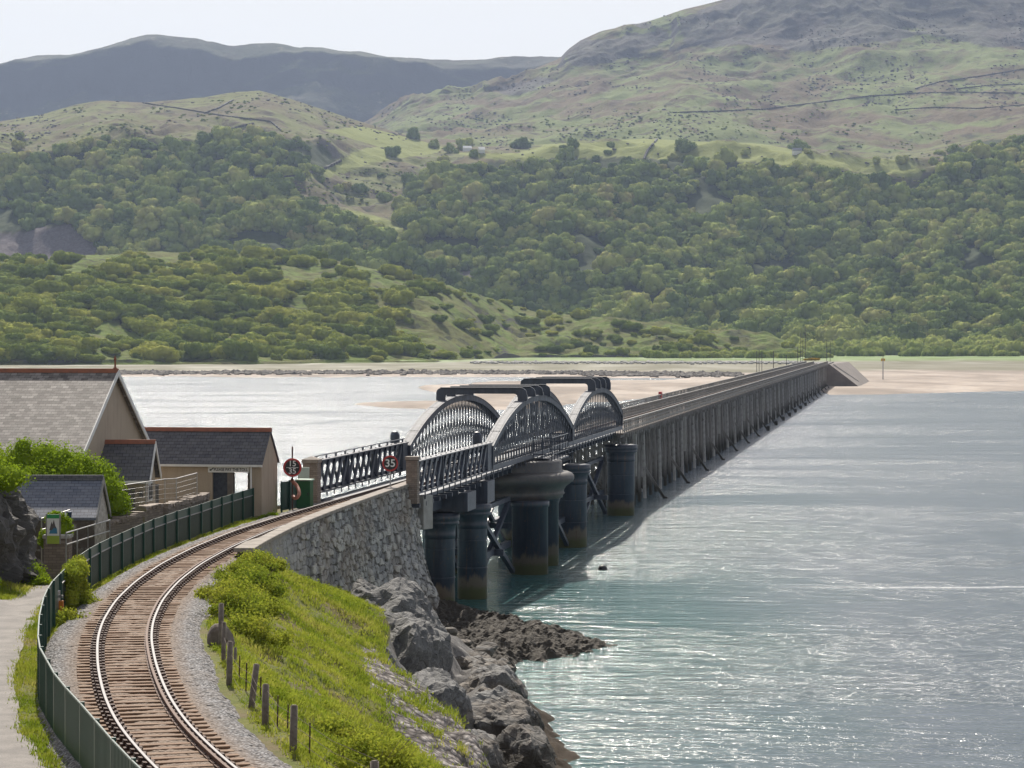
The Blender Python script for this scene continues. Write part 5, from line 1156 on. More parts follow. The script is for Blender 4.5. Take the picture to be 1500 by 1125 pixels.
fieldwall(LM, [(1340, 131), (1375, 121), (1433, 113), (1500, 102)], 2.0, 1.8, 'upper branching wall on the right of the mountain')
fieldwall(LM, [(1400, 131), (1450, 126), (1560, 122)], 1.8, 1.6, 'short middle wall on the right of the mountain')
fieldwall(LM, [(1310, 162), (1370, 158), (1430, 160), (1520, 153)], 1.8, 1.6, 'lowest wall on the right of the mountain')
# ================================================================== ROCKS
def rock(name, c, rad, rz, seed, mat, label, cat='rock', group=None, sub=5, facets=34, rough=.10, tilt=(0, 0), strata=.0):
    rg = np.random.default_rng(seed); bm = bmesh.new(); bmesh.ops.create_icosphere(bm, subdivisions=sub, radius=1)
    v = np.array([q.co[:] for q in bm.verts]); f = np.array([[q.index for q in g_.verts] for g_ in bm.faces]); bm.free()
    n = rg.normal(size=(facets, 3)); n /= np.linalg.norm(n, axis=1)[:, None]; h = rg.uniform(.62, 1.0, facets)
    dots = v @ n.T; r = np.min(np.where(dots > .05, h / np.maximum(dots, .05), 9), axis=1); r = np.minimum(r, 1.15)
    p = v * r[:, None]; P_ = p * np.array(rad)
    nn = fbm(P_[:, 0] + P_[:, 2] * .6, P_[:, 1] - P_[:, 2] * .4, 1.1, 5, seed, ridged=True) * rough * 2.2 + fbm(P_[:, 0] * 1.3 - P_[:, 2], P_[:, 1] + P_[:, 2], .4, 3, seed + 3) * rough * .6
    P_ = P_ + v * nn[:, None] * np.mean(rad) * .6
    m = np.array((Matrix.Rotation(rz, 3, 'Z') @ Matrix.Rotation(tilt[0], 3, 'X') @ Matrix.Rotation(tilt[1], 3, 'Y')))
    P_ = P_ @ m.T
    o = mesh_np(name, P_, f, mat, smooth=False); o.location = c; return tag(o, label, cat, group)
G1 = 'rock slabs at the foot of the bank'
for i_, (c_, r_, rz_, sd_, lb_, tl_) in enumerate((
  ((-6.5, 118.4, 3.3), (1.3, 2.6, 2.2), -20, 8, 'pointed grey rock top close against the rubble wall', (0, 0)),
  ((-5.5, 112.2, 3.0), (2.3, 5.2, 3.0), -14, 3, 'tallest broad grey rock slab below the rubble wall, lichen on top', (-6, 12)),
  ((-4.5, 104.6, 2.6), (2.3, 5.6, 3.1), -12, 44, 'long grey slab running down from the tallest slab beside the grass', (-5, 14)),
  ((-3.0, 97.3, 1.6), (1.9, 4.8, 2.4), -12, 12, 'lower grey slab beside the pitched stones', (-5, 12)),
  ((-1.5, 91.5, .8), (1.3, 4.0, 1.6), -14, 16, 'brown-edged low slab at the bottom of the picture beside the pitched stones', (-4, 12)),
  ((-2.1, 115.5, .7), (2.2, 3.6, 1.9), 15, 25, 'pale grey rock block level with the reef', (0, 0)),
  ((-1.0, 109.0, .6), (2.1, 3.8, 2.3), 5, 21, 'grey cracked rock block between the pale one and the broad weedy-footed one', (0, 0)),
  ((-.6, 102.5, .5), (2.2, 4.2, 2.3), -6, 28, 'broad rock block above dark weed, right edge on the water', (0, 0)),
  ((.2, 96.5, .1), (1.8, 3.6, 1.9), -10, 31, 'dark weedy rock at the water edge near the bottom of the picture', (0, 0)),
  ((1.2, 90.5, -.5), (1.5, 3.2, 1.4), -20, 36, 'lowest wet rock cut by the bottom edge beside the water', (0, 0)),
  ((-4.9, 98.6, 2.2), (1.4, 3.4, 1.9), -16, 61, 'grey slab wedged between the grass edge and the long slab', (-4, 10)),
  ((-3.9, 124, .6), (1.6, 2.8, 1.8), 30, 41, 'small grey rock with grassy top between the tall slab and the reef', (0, 0)))):
    rock('rock_outcrop', c_, r_, R(rz_), sd_, M['rock'], lb_, group=G1, tilt=(R(tl_[0]), R(tl_[1])), rough=.075, facets=40)
rg = np.random.default_rng(77)
for i in range(34):
    t_ = rg.random(); px = 640 + 120 * t_ + rg.normal(0, 14); py = 935 + 70 * t_ + rg.normal(0, 16); p = at_z(px, py, 1.9); s_ = rg.uniform(.25, .6)
    rock('boulder', (p.x, p.y, 1.55 + rg.uniform(-.2, .2)), (s_, s_ * rg.uniform(.8, 1.3), s_ * .75), rg.uniform(0, 6), 100 + i, M['rock'], 'pale loose boulder in the jumble above the seaweed reef', 'boulder', 'loose boulders above the reef', sub=3, facets=16)
# seaweed reef
RX, RY = np.meshgrid(np.arange(-8, 7.5, .11), np.arange(119, 162, .13))
e = ((RX - (-1.4 + .11 * (RY - 138))) / (5.4 - .0 * RY)) ** 2 + ((RY - 141.5) / 12.5) ** 2
ppx = 750 + RX / RY * F; outl = pl([(126, -.5), (129, 1.4), (133, 4.4), (136, 5.4), (140, 3.6), (146, .9), (152, -2.0), (158, -3.4)])(RY)
zz = np.clip((outl - 1.3 - RX) * .6, -1.6, 1.0) * .55 + fbm(RX + RY * .3, RY * .8, 2.2, 5, 401, ridged=True) * .55 + fbm(RX, RY * .8, .6, 4, 405, ridged=True) * .26 - 1.6 * sm(153, 158, RY) - 1.3 * sm(127, 121, RY) + .05
o = mesh_np('seaweed_reef', np.stack([RX, RY, zz], -1).reshape(-1, 3), grid_faces(*RX.shape), M['weed_rock']); tag(o, 'low dark reef of seaweed-covered rock reaching into the water below the columns', 'reef')
# cliff on the left with its grassy cap
cl = rock('cliff', (-20.6, 97.5, 8.2), (3.3, 4.5, 4.0), R(10), 52, M['rock_dark'], 'dark rock face at the left edge with a grassy green cap', 'cliff', facets=26, rough=.16)
rock('cliff', (-22.5, 92.5, 7.6), (3.6, 3.6, 3.3), R(40), 57, M['rock_dark'], 'lower dark rock at the left edge, in front of the taller rock face', 'cliff', facets=22, rough=.16)
rock('stone_block', tuple(at_z(323, 936, 7.45)), (.36, .34, .42), .3, 63, M['old_wood'], 'squat weathered old block behind the tallest wooden post', 'block', sub=3, facets=10)

# ================================================================== FOLIAGE
def leafcloud(name, lumps, n, size, mat, parent=None, seed=0, core=True, up=.25, jit=.10, cs=.80, nj=.55, r0=.72):
    "leaf-sized quads scattered in shells round a set of lumps, with a dark closed core"
    rg = np.random.default_rng(seed); C_ = np.array([l[0] for l in lumps], float); Rr = np.array([l[1] if hasattr(l[1], '__len__') else (l[1],) * 3 for l in lumps], float)
    w = Rr.prod(1) ** (2 / 3); k_ = rg.choice(len(lumps), n, p=w / w.sum()); d = rg.normal(size=(n, 3)); d[:, 2] += up; d /= np.linalg.norm(d, axis=1)[:, None]
    P_ = C_[k_] + d * Rr[k_] * (rg.uniform(r0, 1.10, (n, 1)) + jit * rg.normal(size=(n, 1)))
    nrm = d + rg.normal(size=(n, 3)) * nj; nrm /= np.linalg.norm(nrm, axis=1)[:, None]
    a = np.cross(nrm, rg.normal(size=(n, 3))); a /= np.linalg.norm(a, axis=1)[:, None] + 1e-9; b = np.cross(nrm, a); s_ = size * rg.uniform(.6, 1.4, (n, 1))
    V = np.stack([P_ - a * s_, P_ + b * s_ * .7, P_ + a * s_, P_ - b * s_ * .7], 1).reshape(-1, 3); Fq = np.arange(4 * n).reshape(-1, 4)
    if core:
        bm = bmesh.new(); bmesh.ops.create_icosphere(bm, subdivisions=2, radius=1); bv = np.array([q.co[:] for q in bm.verts]); bf = np.array([[q.index for q in g_.verts] for g_ in bm.faces]); bm.free()
        bf = np.concatenate([bf, bf[:, 2:3]], 1); cv = []; cf = []; b0 = len(V)
        for c_, r_ in zip(C_, Rr):
            cv.append(bv * r_ * cs * (1 + .12 * rg.normal(size=(len(bv), 1))) + c_); cf.append(bf + b0); b0 += len(bv)
        V = np.concatenate([V] + cv)
        # triangles for the core: build as a second pass of quads with a repeated vertex is invalid, so use mixed polygons
        me = bpy.data.meshes.new(name); tri = np.concatenate(cf)[:, :3]
        loops = np.concatenate([Fq.ravel(), tri.ravel()]); me.vertices.add(len(V)); me.vertices.foreach_set('co', V.astype(np.float32).ravel()); me.loops.add(len(loops)); me.loops.foreach_set('vertex_index', loops.astype(np.int32))
        st_ = np.concatenate([np.arange(0, 4 * n, 4), 4 * n + np.arange(0, tri.size, 3)]); me.polygons.add(len(st_)); me.polygons.foreach_set('loop_start', st_.astype(np.int32)); me.polygons.foreach_set('loop_total', np.concatenate([np.full(n, 4), np.full(len(tri), 3)]).astype(np.int32))
        me.polygons.foreach_set('use_smooth', np.concatenate([np.zeros(n, bool), np.ones(len(tri), bool)])); me.materials.append(mat); me.update(calc_edges=True)
        o = bpy.data.objects.new(name, me); COL.objects.link(o)
        if parent: o.parent = parent
        return o
    return mesh_np(name, V, Fq, mat, parent)
def crown_lumps(seed, n=9, flat=.7, lean=.0):
    rg = np.random.default_rng(seed); L_ = [((0, 0, .45 * flat), (.62, .62, .55 * flat))]
    for i in range(n):
        a = rg.uniform(0, 6.28); r = rg.uniform(.3, .68); z = rg.uniform(.15, .95) * flat * (1 - .5 * r); s_ = rg.uniform(.24, .42)
        L_.append(((r * math.cos(a) + lean * z, r * math.sin(a), z + .1), (s_, s_, s_ * .85 * min(1, flat + .2))))
    return L_
PROTO = {}
for kind, mat, cnt, fl_ in (('front', 'leaf_front', 5, .62), ('far', 'leaf_far', 5, .95), ('flat', 'leaf_flat', 3, .95)):
    PROTO[kind] = []
    for i in range(cnt):
        nm = {'front': 'windswept_tree', 'far': 'woodland_tree', 'flat': 'willow_bush'}[kind]
        o = leafcloud(nm, crown_lumps(500 + i + len(kind) * 10, 10, fl_), 1500 if kind != 'far' else 900, .05 if kind != 'far' else .07, M[mat], seed=i, jit=.03, cs=.88, nj=.28, r0=.92)
        PROTO[kind].append(o)
pos = {'front': [], 'flat': [], 'far': []}
rg = np.random.default_rng(5)
# front hill: dense windswept oak on the left and foot, sparse on the right-hand pasture
def front_density(px, py):
    if px < -90: return 0
    top = float(asil(px)); f = (py - top) / max(float(afoot(px)) - top, 1)
    if f > .955 or f < -.02: return 0
    d = 1.0 - sm(300, 700, px - (f - .35) * 420) * .68
    if 240 < px < 430 and f > .82: d *= .5
    if f > .90 and px < 420: d *= .45
    if inpoly(px, py, [(560, 440), (640, 432), (760, 455), (760, 470), (620, 468), (585, 475)]): d *= .1
    if inpoly(px, py, [(470, 385), (600, 410), (620, 425), (520, 412), (440, 395)]): d *= .45
    if inpoly(px, py, [(585, 465), (760, 478), (700, 520), (640, 528), (610, 500)]): d *= .35
    return d
tries = 0
front_pts = []
while tries < 9000 and len(front_pts) < 900:
    tries += 1; px = rg.uniform(-90, 1175); py = rg.uniform(366, 533)
    if rg.random() > front_density(px, py): continue
    if px > 60 and float(fbm(np.array(px), np.array(py * 3.2), 85, 3, 512)) > .33: continue
    q = LA.find(px, py + 1.0)
    if q is None or q.y > 2400: continue
    if any(abs(px - a[0]) < 12 and abs(py - a[1]) < 5 for a in front_pts): continue
    front_pts.append((px, py)); s_ = (4.2 + 9.5 * rg.random() ** 1.7) * (1.0 if px < 620 else .62)
    pos['front'].append((q, (s_ * rg.uniform(1.0, 1.55), s_, s_ * rg.uniform(.95, 1.45)), R(rg.uniform(-25, 25)), 0))
# willows and trees on the flat beyond the bridge end
for (x0, x1, yb, n_, smin, smax) in ((945, 1215, 528.0, 60, 4.5, 7.0), (1230, 1600, 525.0, 50, 5, 9), (1040, 1600, 523.6, 85, 9, 13), (960, 1600, 522.9, 80, 12, 18)):
    for i in range(n_):
        px = rg.uniform(x0, x1); Y = HC * F / (yb - HOR + rg.uniform(-.35, .6)) ; s_ = rg.uniform(smin, smax) * .85
        pos['flat'].append((Vector(((px - 750) / F * Y, Y, 1.2)), (s_, s_, s_ * rg.uniform(1.0, 1.35)), rg.uniform(0, 6.28), 0))
# woods on the middle hillside
cell = {}
for it in range(42000):
    px = rg.uniform(-250, 1750); py = rg.uniform(188, 522)
    if not (inpoly(px, py - 7, W_LEFT) or inpoly(px, py - 10, W_RIGHT)):
        # scattered trees in the clearing and on the moor edge
        if not (rg.random() < .010 and 200 < py < 345): continue
    if (inpoly(px, py, SCREE) or inpoly(px, py, SCREE2) or inpoly(px, py, F3)) : continue
    if px < 900 and py > float(asil(px)) + 14: continue
    if py < 470 and float(fbm(np.array(px), np.array(py * 2.4), 95, 3, 515)) > .42: continue
    key = (int(px / 9.0), int(py / 4.8))
    if any((key[0] + a, key[1] + b) in cell and abs(cell[(key[0] + a, key[1] + b)][0] - px) < 9.0 and abs(cell[(key[0] + a, key[1] + b)][1] - py) < 4.8 for a in (-1, 0, 1) for b in (-1, 0, 1)): continue
    q = LB.find(px, py)
    if q is None: continue
    cell[key] = (px, py); s_ = (6.0 + 10.5 * rg.random() ** 1.8) * (1 if rg.random() < .93 else 1.25)
    pos['far'].append((q, (s_ * rg.uniform(.9, 1.2), s_, s_ * rg.uniform(.9, 1.35)), rg.uniform(0, 6.28), 0))
print('TREES', {k_: len(v) for k_, v in pos.items()})
# the 300 that show largest stand as objects of their own
allp = [('front', p) for p in pos['front']] + [('flat', p) for p in pos['flat']]
def app(e): return e[1][1][0] / e[1][0].y
vis = [e for e in allp if -10 < 750 + e[1][0].x / e[1][0].y * F < 1510]
vis.sort(key=app, reverse=True); ind = vis[:300]; indset = set(id(e[1]) for e in ind); restp = [e for e in allp if id(e[1]) not in indset]
LBL = {'front': ('rounded windswept green tree in the thicket on the near hill across the water', 'tree', 'windswept trees on the near hill'),
       'flat': ('pale green bushy tree on the flat land beyond the far end of the trestle', 'tree', 'bushy trees beyond the end of the trestle')}
usedp = set()
for i, (kind, (q, s_, rz, _)) in enumerate(ind):
    pr_ = PROTO[kind][i % len(PROTO[kind])]
    if id(pr_) not in usedp: o = pr_; usedp.add(id(pr_))
    else: o = pr_.copy(); COL.objects.link(o)
    o.location = q - Vector((0, 0, s_[2] * .12)); o.scale = s_; o.rotation_euler = (0, 0, rz); tag(o, *LBL[kind])
for kind in ('front', 'flat'):
    for o in PROTO[kind]:
        if id(o) not in usedp:
            e = next(e for e in restp if e[0] == kind); restp.remove(e); o.location = e[1][0] - Vector((0, 0, e[1][1][2] * .12)); o.scale = e[1][1]; tag(o, *LBL[kind])
# the rest of the woods: one object each, instancing the crowns
def scatter(name, pts, protos, label, cat, seed=0):
    rg = np.random.default_rng(seed); n = len(pts); me = bpy.data.meshes.new(name)
    co = np.array([[p[0].x, p[0].y, p[0].z - p[1][2] * .12] for p in pts], np.float32); me.vertices.add(n); me.vertices.foreach_set('co', co.ravel())
    a = me.attributes.new('tsc', 'FLOAT_VECTOR', 'POINT'); a.data.foreach_set('vector', np.array([p[1] for p in pts], np.float32).ravel())
    a = me.attributes.new('trot', 'FLOAT_VECTOR', 'POINT'); a.data.foreach_set('vector', np.array([[0, 0, p[2]] for p in pts], np.float32).ravel())
    a = me.attributes.new('tvar', 'INT', 'POINT'); a.data.foreach_set('value', rg.integers(0, len(protos), n).astype(np.int32))
    o = bpy.data.objects.new(name, me); COL.objects.link(o)
    ng = bpy.data.node_groups.new(name + '_nodes', 'GeometryNodeTree'); ng.interface.new_socket('Geometry', in_out='INPUT', socket_type='NodeSocketGeometry'); ng.interface.new_socket('Geometry', in_out='OUTPUT', socket_type='NodeSocketGeometry')
    gi = ng.nodes.new('NodeGroupInput'); go = ng.nodes.new('NodeGroupOutput'); jn = ng.nodes.new('GeometryNodeJoinGeometry'); lk = ng.links.new
    def na(nm, ty): x = ng.nodes.new('GeometryNodeInputNamedAttribute'); x.data_type = ty; x.inputs['Name'].default_value = nm; return x.outputs['Attribute']
    sc_, ro_, va_ = na('tsc', 'FLOAT_VECTOR'), na('trot', 'FLOAT_VECTOR'), na('tvar', 'INT')
    er = ng.nodes.new('FunctionNodeEulerToRotation'); lk(ro_, er.inputs[0])
    for i, pr_ in enumerate(protos):
        ob = ng.nodes.new('GeometryNodeObjectInfo'); ob.inputs['Object'].default_value = pr_; ob.inputs['As Instance'].default_value = True
        cm = ng.nodes.new('FunctionNodeCompare'); cm.data_type = 'INT'; cm.operation = 'EQUAL'; lk(va_, cm.inputs[2]); cm.inputs[3].default_value = i
        ip = ng.nodes.new('GeometryNodeInstanceOnPoints'); lk(gi.outputs[0], ip.inputs['Points']); lk(cm.outputs[0], ip.inputs['Selection']); lk(ob.outputs['Geometry'], ip.inputs['Instance']); lk(er.outputs[0], ip.inputs['Rotation']); lk(sc_, ip.inputs['Scale']); lk(ip.outputs[0], jn.inputs[0])
    lk(jn.outputs[0], go.inputs[0]); md = o.modifiers.new('scatter', 'NODES'); md.node_group = ng; return tag(o, label, cat, kind='stuff')
scatter('thicket', [e[1] for e in restp if e[0] == 'front'], PROTO['front'], 'rest of the windswept thicket on the near hill', 'thicket', 1)
scatter('willow_scrub', [e[1] for e in restp if e[0] == 'flat'], PROTO['flat'], 'rest of the pale scrub on the flat beyond the trestle', 'scrub', 2)
fp = pos['far']
# the far crowns used as sources stand on the hillside too
for o, p in zip(PROTO['far'], fp[:len(PROTO['far'])]):
    o.location = p[0]; o.scale = p[1]; tag(o, 'rounded dark green tree in the broad wood across the middle hillside', 'tree', 'trees of the hillside wood')
scatter('hillside_wood', fp[len(PROTO['far']):], PROTO['far'], 'broad mixed wood covering the middle hillside', 'wood', 3)
# gorse and heather clumps on the near hill and marsh
# low scrub and outcropping stones on the open slopes
sp_pts = []
for it in range(9000):
    px = rg.uniform(-50, 1600); py = rg.uniform(100, 300); cl_ = float(fbm(np.array(px), np.array(py * 3), 40, 3, 611))
    if cl_ < .12: continue
    L_ = LM if (py < float(midsil(px)) + 2 and px > 560) else LB
    if L_ is LB and (inpoly(px, py, W_LEFT) or inpoly(px, py, W_RIGHT) or inpoly(px, py, F1) or inpoly(px, py, F2) or py < float(midsil(px)) + 6): continue
    if L_ is LM and py < 130 + 60 * rg.random(): continue
    q = L_.find(px, py)
    if q is None or q.y > 5200: continue
    s_ = rg.uniform(1.0, 2.6); sp_pts.append((q, (s_ * 1.3, s_, s_ * .8), rg.uniform(0, 6.28), 0))
scatter('moor_scrub', sp_pts, PROTO['far'], 'low dark scrub dotted over the open upper slopes', 'scrub', 7)
def fn_moor(rg):
    for _ in range(60):
        px = rg.uniform(0, 1560); py = rg.uniform(20, 300)
        L_ = LM if (py < float(midsil(px)) + 2 and px > 560) else LB
        if L_ is LB and not (inpoly(px, py, [(340, 134), (420, 140), (640, 200), (760, 214), (760, 222), (660, 212), (560, 200), (470, 172), (380, 152)]) or inpoly(px, py, [(0, 170), (60, 165), (95, 180), (60, 205), (0, 210)]) or rg.random() < .06): continue
        if L_ is LB and (inpoly(px, py, W_LEFT) or inpoly(px, py, W_RIGHT)): continue
        if L_ is LM and float(fbm(np.array(px), np.array(py * 2), 60, 3, 613)) < .18: continue
        q = L_.find(px, py)
        if q is not None and q.y < 5200: return (q.x, q.y, q.z), 1
    return (q.x, q.y, q.z - 50), .1
tag(boulder_field(2000, fn_moor, 1.9, M['wallstone'], 'moor_outcrops', 9), 'grey stones and outcrops breaking through the open upper slopes', 'outcrops', kind='stuff')
# lone trees by the farm
for px, py, s_, lb in ((660, 222, 9, 'large lone round tree left of the pale farm roofs'), (669, 223, 4, 'small bush between the lone round tree and the farm roofs'), (1282, 237, 6, 'dark round tree alone at the lower edge of the high green field on the right'), (508, 277, 7, 'left of two dark trees alone on the bracken slope'), (535, 280, 6, 'right of two dark trees alone on the bracken slope')):
    q = LB.find(px, py + 2); o = PROTO['far'][px % 5].copy(); COL.objects.link(o); o.location = q; o.scale = (s_, s_, s_ * 1.35); tag(o, lb, 'tree')
    if 'group' in o: del o['group']

# gorse by the end of the trestle
for i_, (px, py, w_) in enumerate(((1186, 526.5, 'left one of the yellow gorse clumps beside the trestle end'), (1194, 526.2, 'middle yellow gorse clump beside the trestle end'), (1252, 524, 'orange-brown gorse just right of the abutment'), (1290, 522, 'low rusty gorse on the marsh edge behind the beacon'), (1330, 521.5, 'rusty gorse patch farther right on the marsh edge'))):
    Y = 1150 if i_ < 2 else HC * F / (py - HOR); p = at_y(px, py, Y); o = leafcloud('gorse_bush', crown_lumps(900 + i_, 8, .5), 900, .07, M['leaf_gorse'], seed=i_, jit=.08); o.location = (p.x, p.y, max(p.z - .5, .8)); s_ = 2.4 if i_ < 2 else 7; o.scale = (s_ * 1.3, s_, s_ * .8); tag(o, w_, 'gorse bush')
# ---- near vegetation
hd = empty('hedge', (-19.5, 111, 6.5), 0, 'bright green clipped bushy hedge between the big house and the stone shed', 'hedge')
L_ = []; rg = np.random.default_rng(9)
for px, pt, Y, r_ in ((30, 655, 112, 1.0), (62, 652, 112.5, 1.1), (95, 657, 112, 1.1), (122, 668, 111.5, 1.0), (145, 680, 111, .95), (160, 700, 110.6, .8), (165, 722, 110.4, .75), (80, 690, 111, 1.2), (115, 700, 110.8, 1.1), (148, 735, 110.4, .8), (45, 690, 111, 1.2), (10, 670, 112, 1.1)):
    c_ = at_y(px, pt, Y); c_.z -= r_ * .9; L_.append((tuple(c_ - hd.location), (r_, r_, r_ * 1.05)))
for i in range(26):
    b_ = L_[rg.integers(0, 12)]; a = rg.normal(size=3); a /= np.linalg.norm(a); r_ = rg.uniform(.3, .5); L_.append((tuple(np.array(b_[0]) + a * np.array(b_[1]) * .8), (r_, r_, r_ * 1.2)))
L_ += [((x_, 0, .9), (1.2, 1.0, 1.6)) for x_ in (-2, -.5, 1, 2)]
leafcloud('foliage', L_, 30000, .055, M['leaf_hedge'], hd, 3)
def shrub(px, py, r_, n, mat, label, zc=None, flat=.8, size=.035, seed=1, group='brambles and bushes along the line', cat='bush', name='bush', at=None, spread=1.0):
    p = at or at_z(px, py, 7.25); o = empty(name, tuple(p), 0, label, cat, group); rg = np.random.default_rng(seed); L_ = [((0, 0, r_ * .35), (r_ * .7, r_ * .7, r_ * .55 * flat))]
    for i in range(22):
        a = rg.uniform(0, 6.28); q = rg.uniform(.2, 1.15) * r_ * spread; s_ = rg.uniform(.12, .38) * r_; L_.append(((q * math.cos(a), q * math.sin(a), rg.uniform(.0, .8) * r_ * flat * (1.1 - .6 * q / r_)), (s_, s_, s_ * .8)))
    leafcloud('foliage', L_, int(n * 1.3), size * 1.15, mat, o, seed, jit=.24, cs=.6); m_ = MB()
    for i in range(14):
        a = rg.uniform(0, 6.28); e_ = r_ * rg.uniform(.7, 1.15); m_.tube((0, 0, -.1), (e_ * math.cos(a) * .8, e_ * math.sin(a) * .8, e_ * flat * rg.uniform(.6, 1.1)), .012, .005, n=4)
    m_.build('twigs', M['dead_twig'], o); return o
def gp(X, Y): return Vector((X, Y, float(ground_h(np.array([X]), np.array([Y]))[0])))
def shr_d(Y, d, *a, **k_):
    p, t_, r = frame(Y); q = p + r * d; return shrub(0, 0, *a, at=gp(q.x, q.y), **k_)
BR = M['leaf_bramble']
shr_d(100.5, 2.7, .62, 3200, BR, 'low bramble bush hiding the start of the wall coping', seed=11)
shr_d(97.5, 2.8, .95, 4600, BR, 'yellow-green bramble on the crest of the bank beside the seaward rail', seed=12)
shr_d(94.5, 2.8, .9, 4400, BR, 'rounded bramble beside the ballast where the rail disappears', seed=13)
shr_d(91.0, 3.2, 1.1, 6000, BR, 'large bramble mound above the old stone block', seed=14)
shr_d(87.0, 3.0, 1.05, 5000, BR, 'dark bramble just behind the ballast edge', seed=15)
shr_d(83.0, 3.1, 1.2, 5600, BR, 'dense bramble behind the tallest wooden post', seed=16)
shr_d(79.0, 3.6, 1.0, 5000, BR, 'bramble to the right of the old stone block', seed=17)
shr_d(56.0, 4.6, 1.25, 8000, BR, 'leafy bush at the bottom edge right of the nearest post', seed=21, size=.03)
shr_d(59.0, 5.4, 1.1, 7000, BR, 'twiggy bush with bare brown stems near the bottom edge', seed=22, size=.03)
shr_d(53.5, 5.8, 1.2, 7000, BR, 'bright bush cut by the bottom edge of the picture', seed=23, size=.03)
shr_d(63.5, 5.0, .8, 4000, BR, 'small clump on the slope behind the leaning post', seed=24)
shr_d(85.5, -2.15, .75, 3600, BR, 'rounded bush between the fence and the track below the ivy', seed=31)
shr_d(81.0, -2.0, .6, 2800, BR, 'low yellow-green weeds beside the grey box', seed=32)
shr_d(131.5, -3.4, .55, 2200, M['leaf_hedge'], 'weeds at the foot of the 15/35 sign', seed=33)
shr_d(127.0, -1.9, .45, 1600, M['leaf_hedge'], 'small weeds at the end wall of the toll shelter', seed=34)
shrub(0, 0, 1.1, 5200, M['leaf_hedge'], 'bright bush at the foot of the dark rock by the path', at=gp(-19.2, 91.5), seed=35)
shrub(0, 0, .9, 4200, M['leaf_hedge'], 'green weeds between the dark rock and the stone pier', at=gp(-18.2, 97.5), seed=36)
iv = empty('ivy_bush', (-14.55, 85.0, 7.2), 0, 'ivy smothering the green fence where it bends', 'ivy')
L_ = [((.1, 0, .5), (.3, .5, .6)), ((.05, .8, 1.1), (.4, .6, .5)), ((.2, -.6, 1.2), (.35, .5, .35)), ((.25, .2, 1.35), (.35, .7, .3)), ((.35, .9, .4), (.25, .3, .5)), ((.1, 1.5, 1.3), (.3, .4, .4)), ((.25, -1.0, .5), (.2, .3, .45))]
leafcloud('foliage', L_, 6500, .045, M['leaf_bramble'], iv, 41)
gc = empty('creeper', (-19.9, 97, 11.5), 0, 'bright green growth capping the dark rock face at the left edge', 'creeper')
L_ = [((x_, y_, z_), (1.1, 1.2, .55)) for x_, y_, z_ in ((-2.4, -1, .55), (-1.2, -1, .45), (0, -.8, .1), (.9, -.5, -.55), (-3, 0, .6), (-1.8, 0, .6), (-.3, .6, .3))]
leafcloud('foliage', L_, 9000, .05, M['leaf_hedge'], gc, 43)
gc = empty('creeper', (-20.6, 91.2, 9.5), 0, 'hanging green growth on the lower rock at the left edge', 'creeper')
leafcloud('foliage', [((.3, -1.2, .2), (.7, .5, .9)), ((-.3, -1.3, .9), (.7, .5, .6)), ((.7, -.6, -.3), (.4, .4, .6)), ((-.8, -1.2, 1.5), (.9, .6, .5))], 6000, .05, M['leaf_hedge'], gc, 44)
cb_ = empty('creeper', tuple(at_y(86, 772, 102.9)), 0, 'yellow-green growth behind the picture board', 'creeper')
leafcloud('foliage', [((-.1, 0, .3), (.45, .3, .35)), ((.25, 0, -.1), (.3, .3, .5)), ((-.5, 0, -.5), (.35, .3, .4))], 1800, .045, M['leaf_hedge'], cb_, 45)

# ---- grass: one object of blades over the bank, the verges and the foot of the cliff
def blades(name, pts, hgt, wid, label, seed=0, per=7, mat='grass_blade', spread=.09):
    rg = np.random.default_rng(seed); n = len(pts) * per; P_ = np.repeat(pts, per, 0) + np.concatenate([rg.normal(0, spread, (n, 2)), np.zeros((n, 1))], 1)
    h = np.repeat(hgt, per) * rg.uniform(.5, 1.25, n); a = rg.uniform(0, 6.28, n); ln = rg.uniform(.1, .7, n) * h; w = wid * rg.uniform(.6, 1.4, n)
    lx = np.cos(a) * ln + .12 * h; ly = np.sin(a) * ln; b = rg.uniform(0, 6.28, n); wx = np.cos(b) * w; wy = np.sin(b) * w
    z0 = P_[:, 2] - .03
    v0 = np.stack([P_[:, 0] - wx, P_[:, 1] - wy, z0], 1); v1 = np.stack([P_[:, 0] + wx, P_[:, 1] + wy, z0], 1)
    v2 = np.stack([P_[:, 0] + lx * .4 + wx * .7, P_[:, 1] + ly * .4 + wy * .7, z0 + h * .6], 1); v3 = np.stack([P_[:, 0] + lx * .4 - wx * .7, P_[:, 1] + ly * .4 - wy * .7, z0 + h * .6], 1)
    v4 = np.stack([P_[:, 0] + lx, P_[:, 1] + ly, z0 + h], 1)
    V = np.stack([v0, v1, v2, v3, v4], 1).reshape(-1, 3); i = np.arange(n) * 5
    T = np.concatenate([np.stack([i, i + 1, i + 2], 1), np.stack([i, i + 2, i + 3], 1), np.stack([i + 3, i + 2, i + 4], 1)])
    return tag(mesh_np(name, V, T, M[mat]), label, 'grass', kind='stuff')
rg = np.random.default_rng(15); N = 130000
gxr = rg.uniform(-24, 4, N); gyr = rg.uniform(40, 138, N); dr_ = dist_right(gxr, gyr); gz = ground_h(gxr, gyr)
clump = fbm(gxr, gyr, 1.6, 3, 333); ed = 2.75 + .25 * fbm(gyr, gyr * 0, 5, 2, 7)
bank = (dr_ > ed - .15) & (dr_ < 11.5) & (gyr < 128) & (gz > 2.2) & ~((gyr > 101.5) & (dr_ < 3.0))
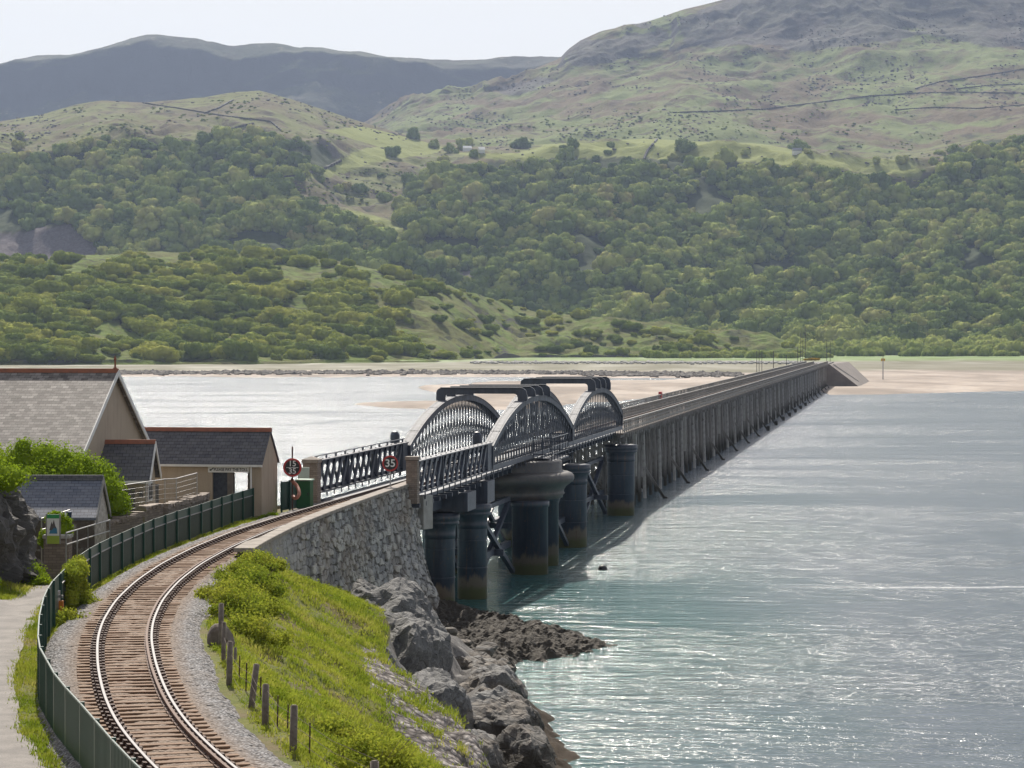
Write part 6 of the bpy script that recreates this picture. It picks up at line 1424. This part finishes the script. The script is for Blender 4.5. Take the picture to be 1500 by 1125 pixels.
pt_ = sm(-.3, .3, dr_ - np.interp(gyr, [60, 73, 80, 92, 100], [9.4, 8.5, 7.8, 7.0, 7.0])) * sm(98, 93, gyr); bank &= dr_ < np.interp(gyr, [60, 80, 88, 91, 92.5, 95, 105], [12.5, 11.5, 10.4, 9.3, 8.1, 7.6, 7.0]) + .2; bank &= (rg.random(N) > pt_ * (.93 - .5 * (clump > .35)))
pe = pr(gyr); pw = np.interp(gyr, [26, 60, 84, 90, 96, 128], [5.2, 4.6, 2.9, 1.7, 1.5, 1.5])
verge = (dr_ < -1.9) & (gxr > pe - .12) & (gyr < 128) & ~((dr_ > -2.15) & (clump < 0) & (gyr < 80))
leftg = (gxr < pe - pw + .15) & (gyr < 103) & (gyr > 70)
near_wall = (dr_ < -1.75) & (dr_ > -2.6) & (gyr > 88) & (gyr < 131)
sel = (bank & (rg.random(N) < .55 + .45 * (clump > -.2))) | verge | leftg | near_wall
pts = np.stack([gxr, gyr, gz], 1)[sel]; hh = (.10 + .13 * np.clip(clump[sel] + .4, 0, 1.2)) * np.where(dr_[sel] < 0, .8, 1.0)
print('GRASS', len(pts)); blades('grass', pts, hh, .016, 'rough bright green grass over the bank, verges and foot of the rock', 3)
# broad-leaved weeds scattered through the bank
wsel = bank & (clump > .12) & (rg.random(N) < .35); wp_ = np.stack([gxr, gyr, gz + .08], 1)[wsel]; n = len(wp_) * 7
P_ = np.repeat(wp_, 7, 0) + rg.normal(0, .13, (n, 3)) * np.array([1, 1, .5]); nr = rg.normal(size=(n, 3)) * .5 + np.array([0, 0, 1]); nr /= np.linalg.norm(nr, axis=1)[:, None]
a = np.cross(nr, rg.normal(size=(n, 3))); a /= np.linalg.norm(a, axis=1)[:, None]; b = np.cross(nr, a); s_ = rg.uniform(.025, .06, (n, 1))
tag(mesh_np('weeds', np.stack([P_ - a * s_, P_ + b * s_ * .7, P_ + a * s_, P_ - b * s_ * .7], 1).reshape(-1, 3), np.arange(4 * n).reshape(-1, 4), M['leaf_bramble']), 'broad-leaved weeds and bramble runners through the bank grass', 'weeds', kind='stuff')

# ================================================================== HAZE
me = bpy.data.meshes.new('haze'); bm = bmesh.new(); bmesh.ops.create_cube(bm, size=1, matrix=Matrix.Translation((0, 4600, 570)) @ Matrix.Diagonal((14000, 9800, 1160, 1))); bm.to_mesh(me); bm.free()
k = NM('haze_air'); k.n.remove(k.b); pv = k.node('ShaderNodeVolumePrincipled'); pv.inputs['Color'].default_value = (.56, .70, 1.0, 1); pv.inputs['Density'].default_value = HAZE_D if 'HAZE_D' in globals() else 0.000047; pv.inputs['Anisotropy'].default_value = .35
k.link(pv.outputs[0], k.out.inputs['Volume']); me.materials.append(k.m);
ho = bpy.data.objects.new('haze', me); COL.objects.link(ho); tag(ho, kind='stuff')
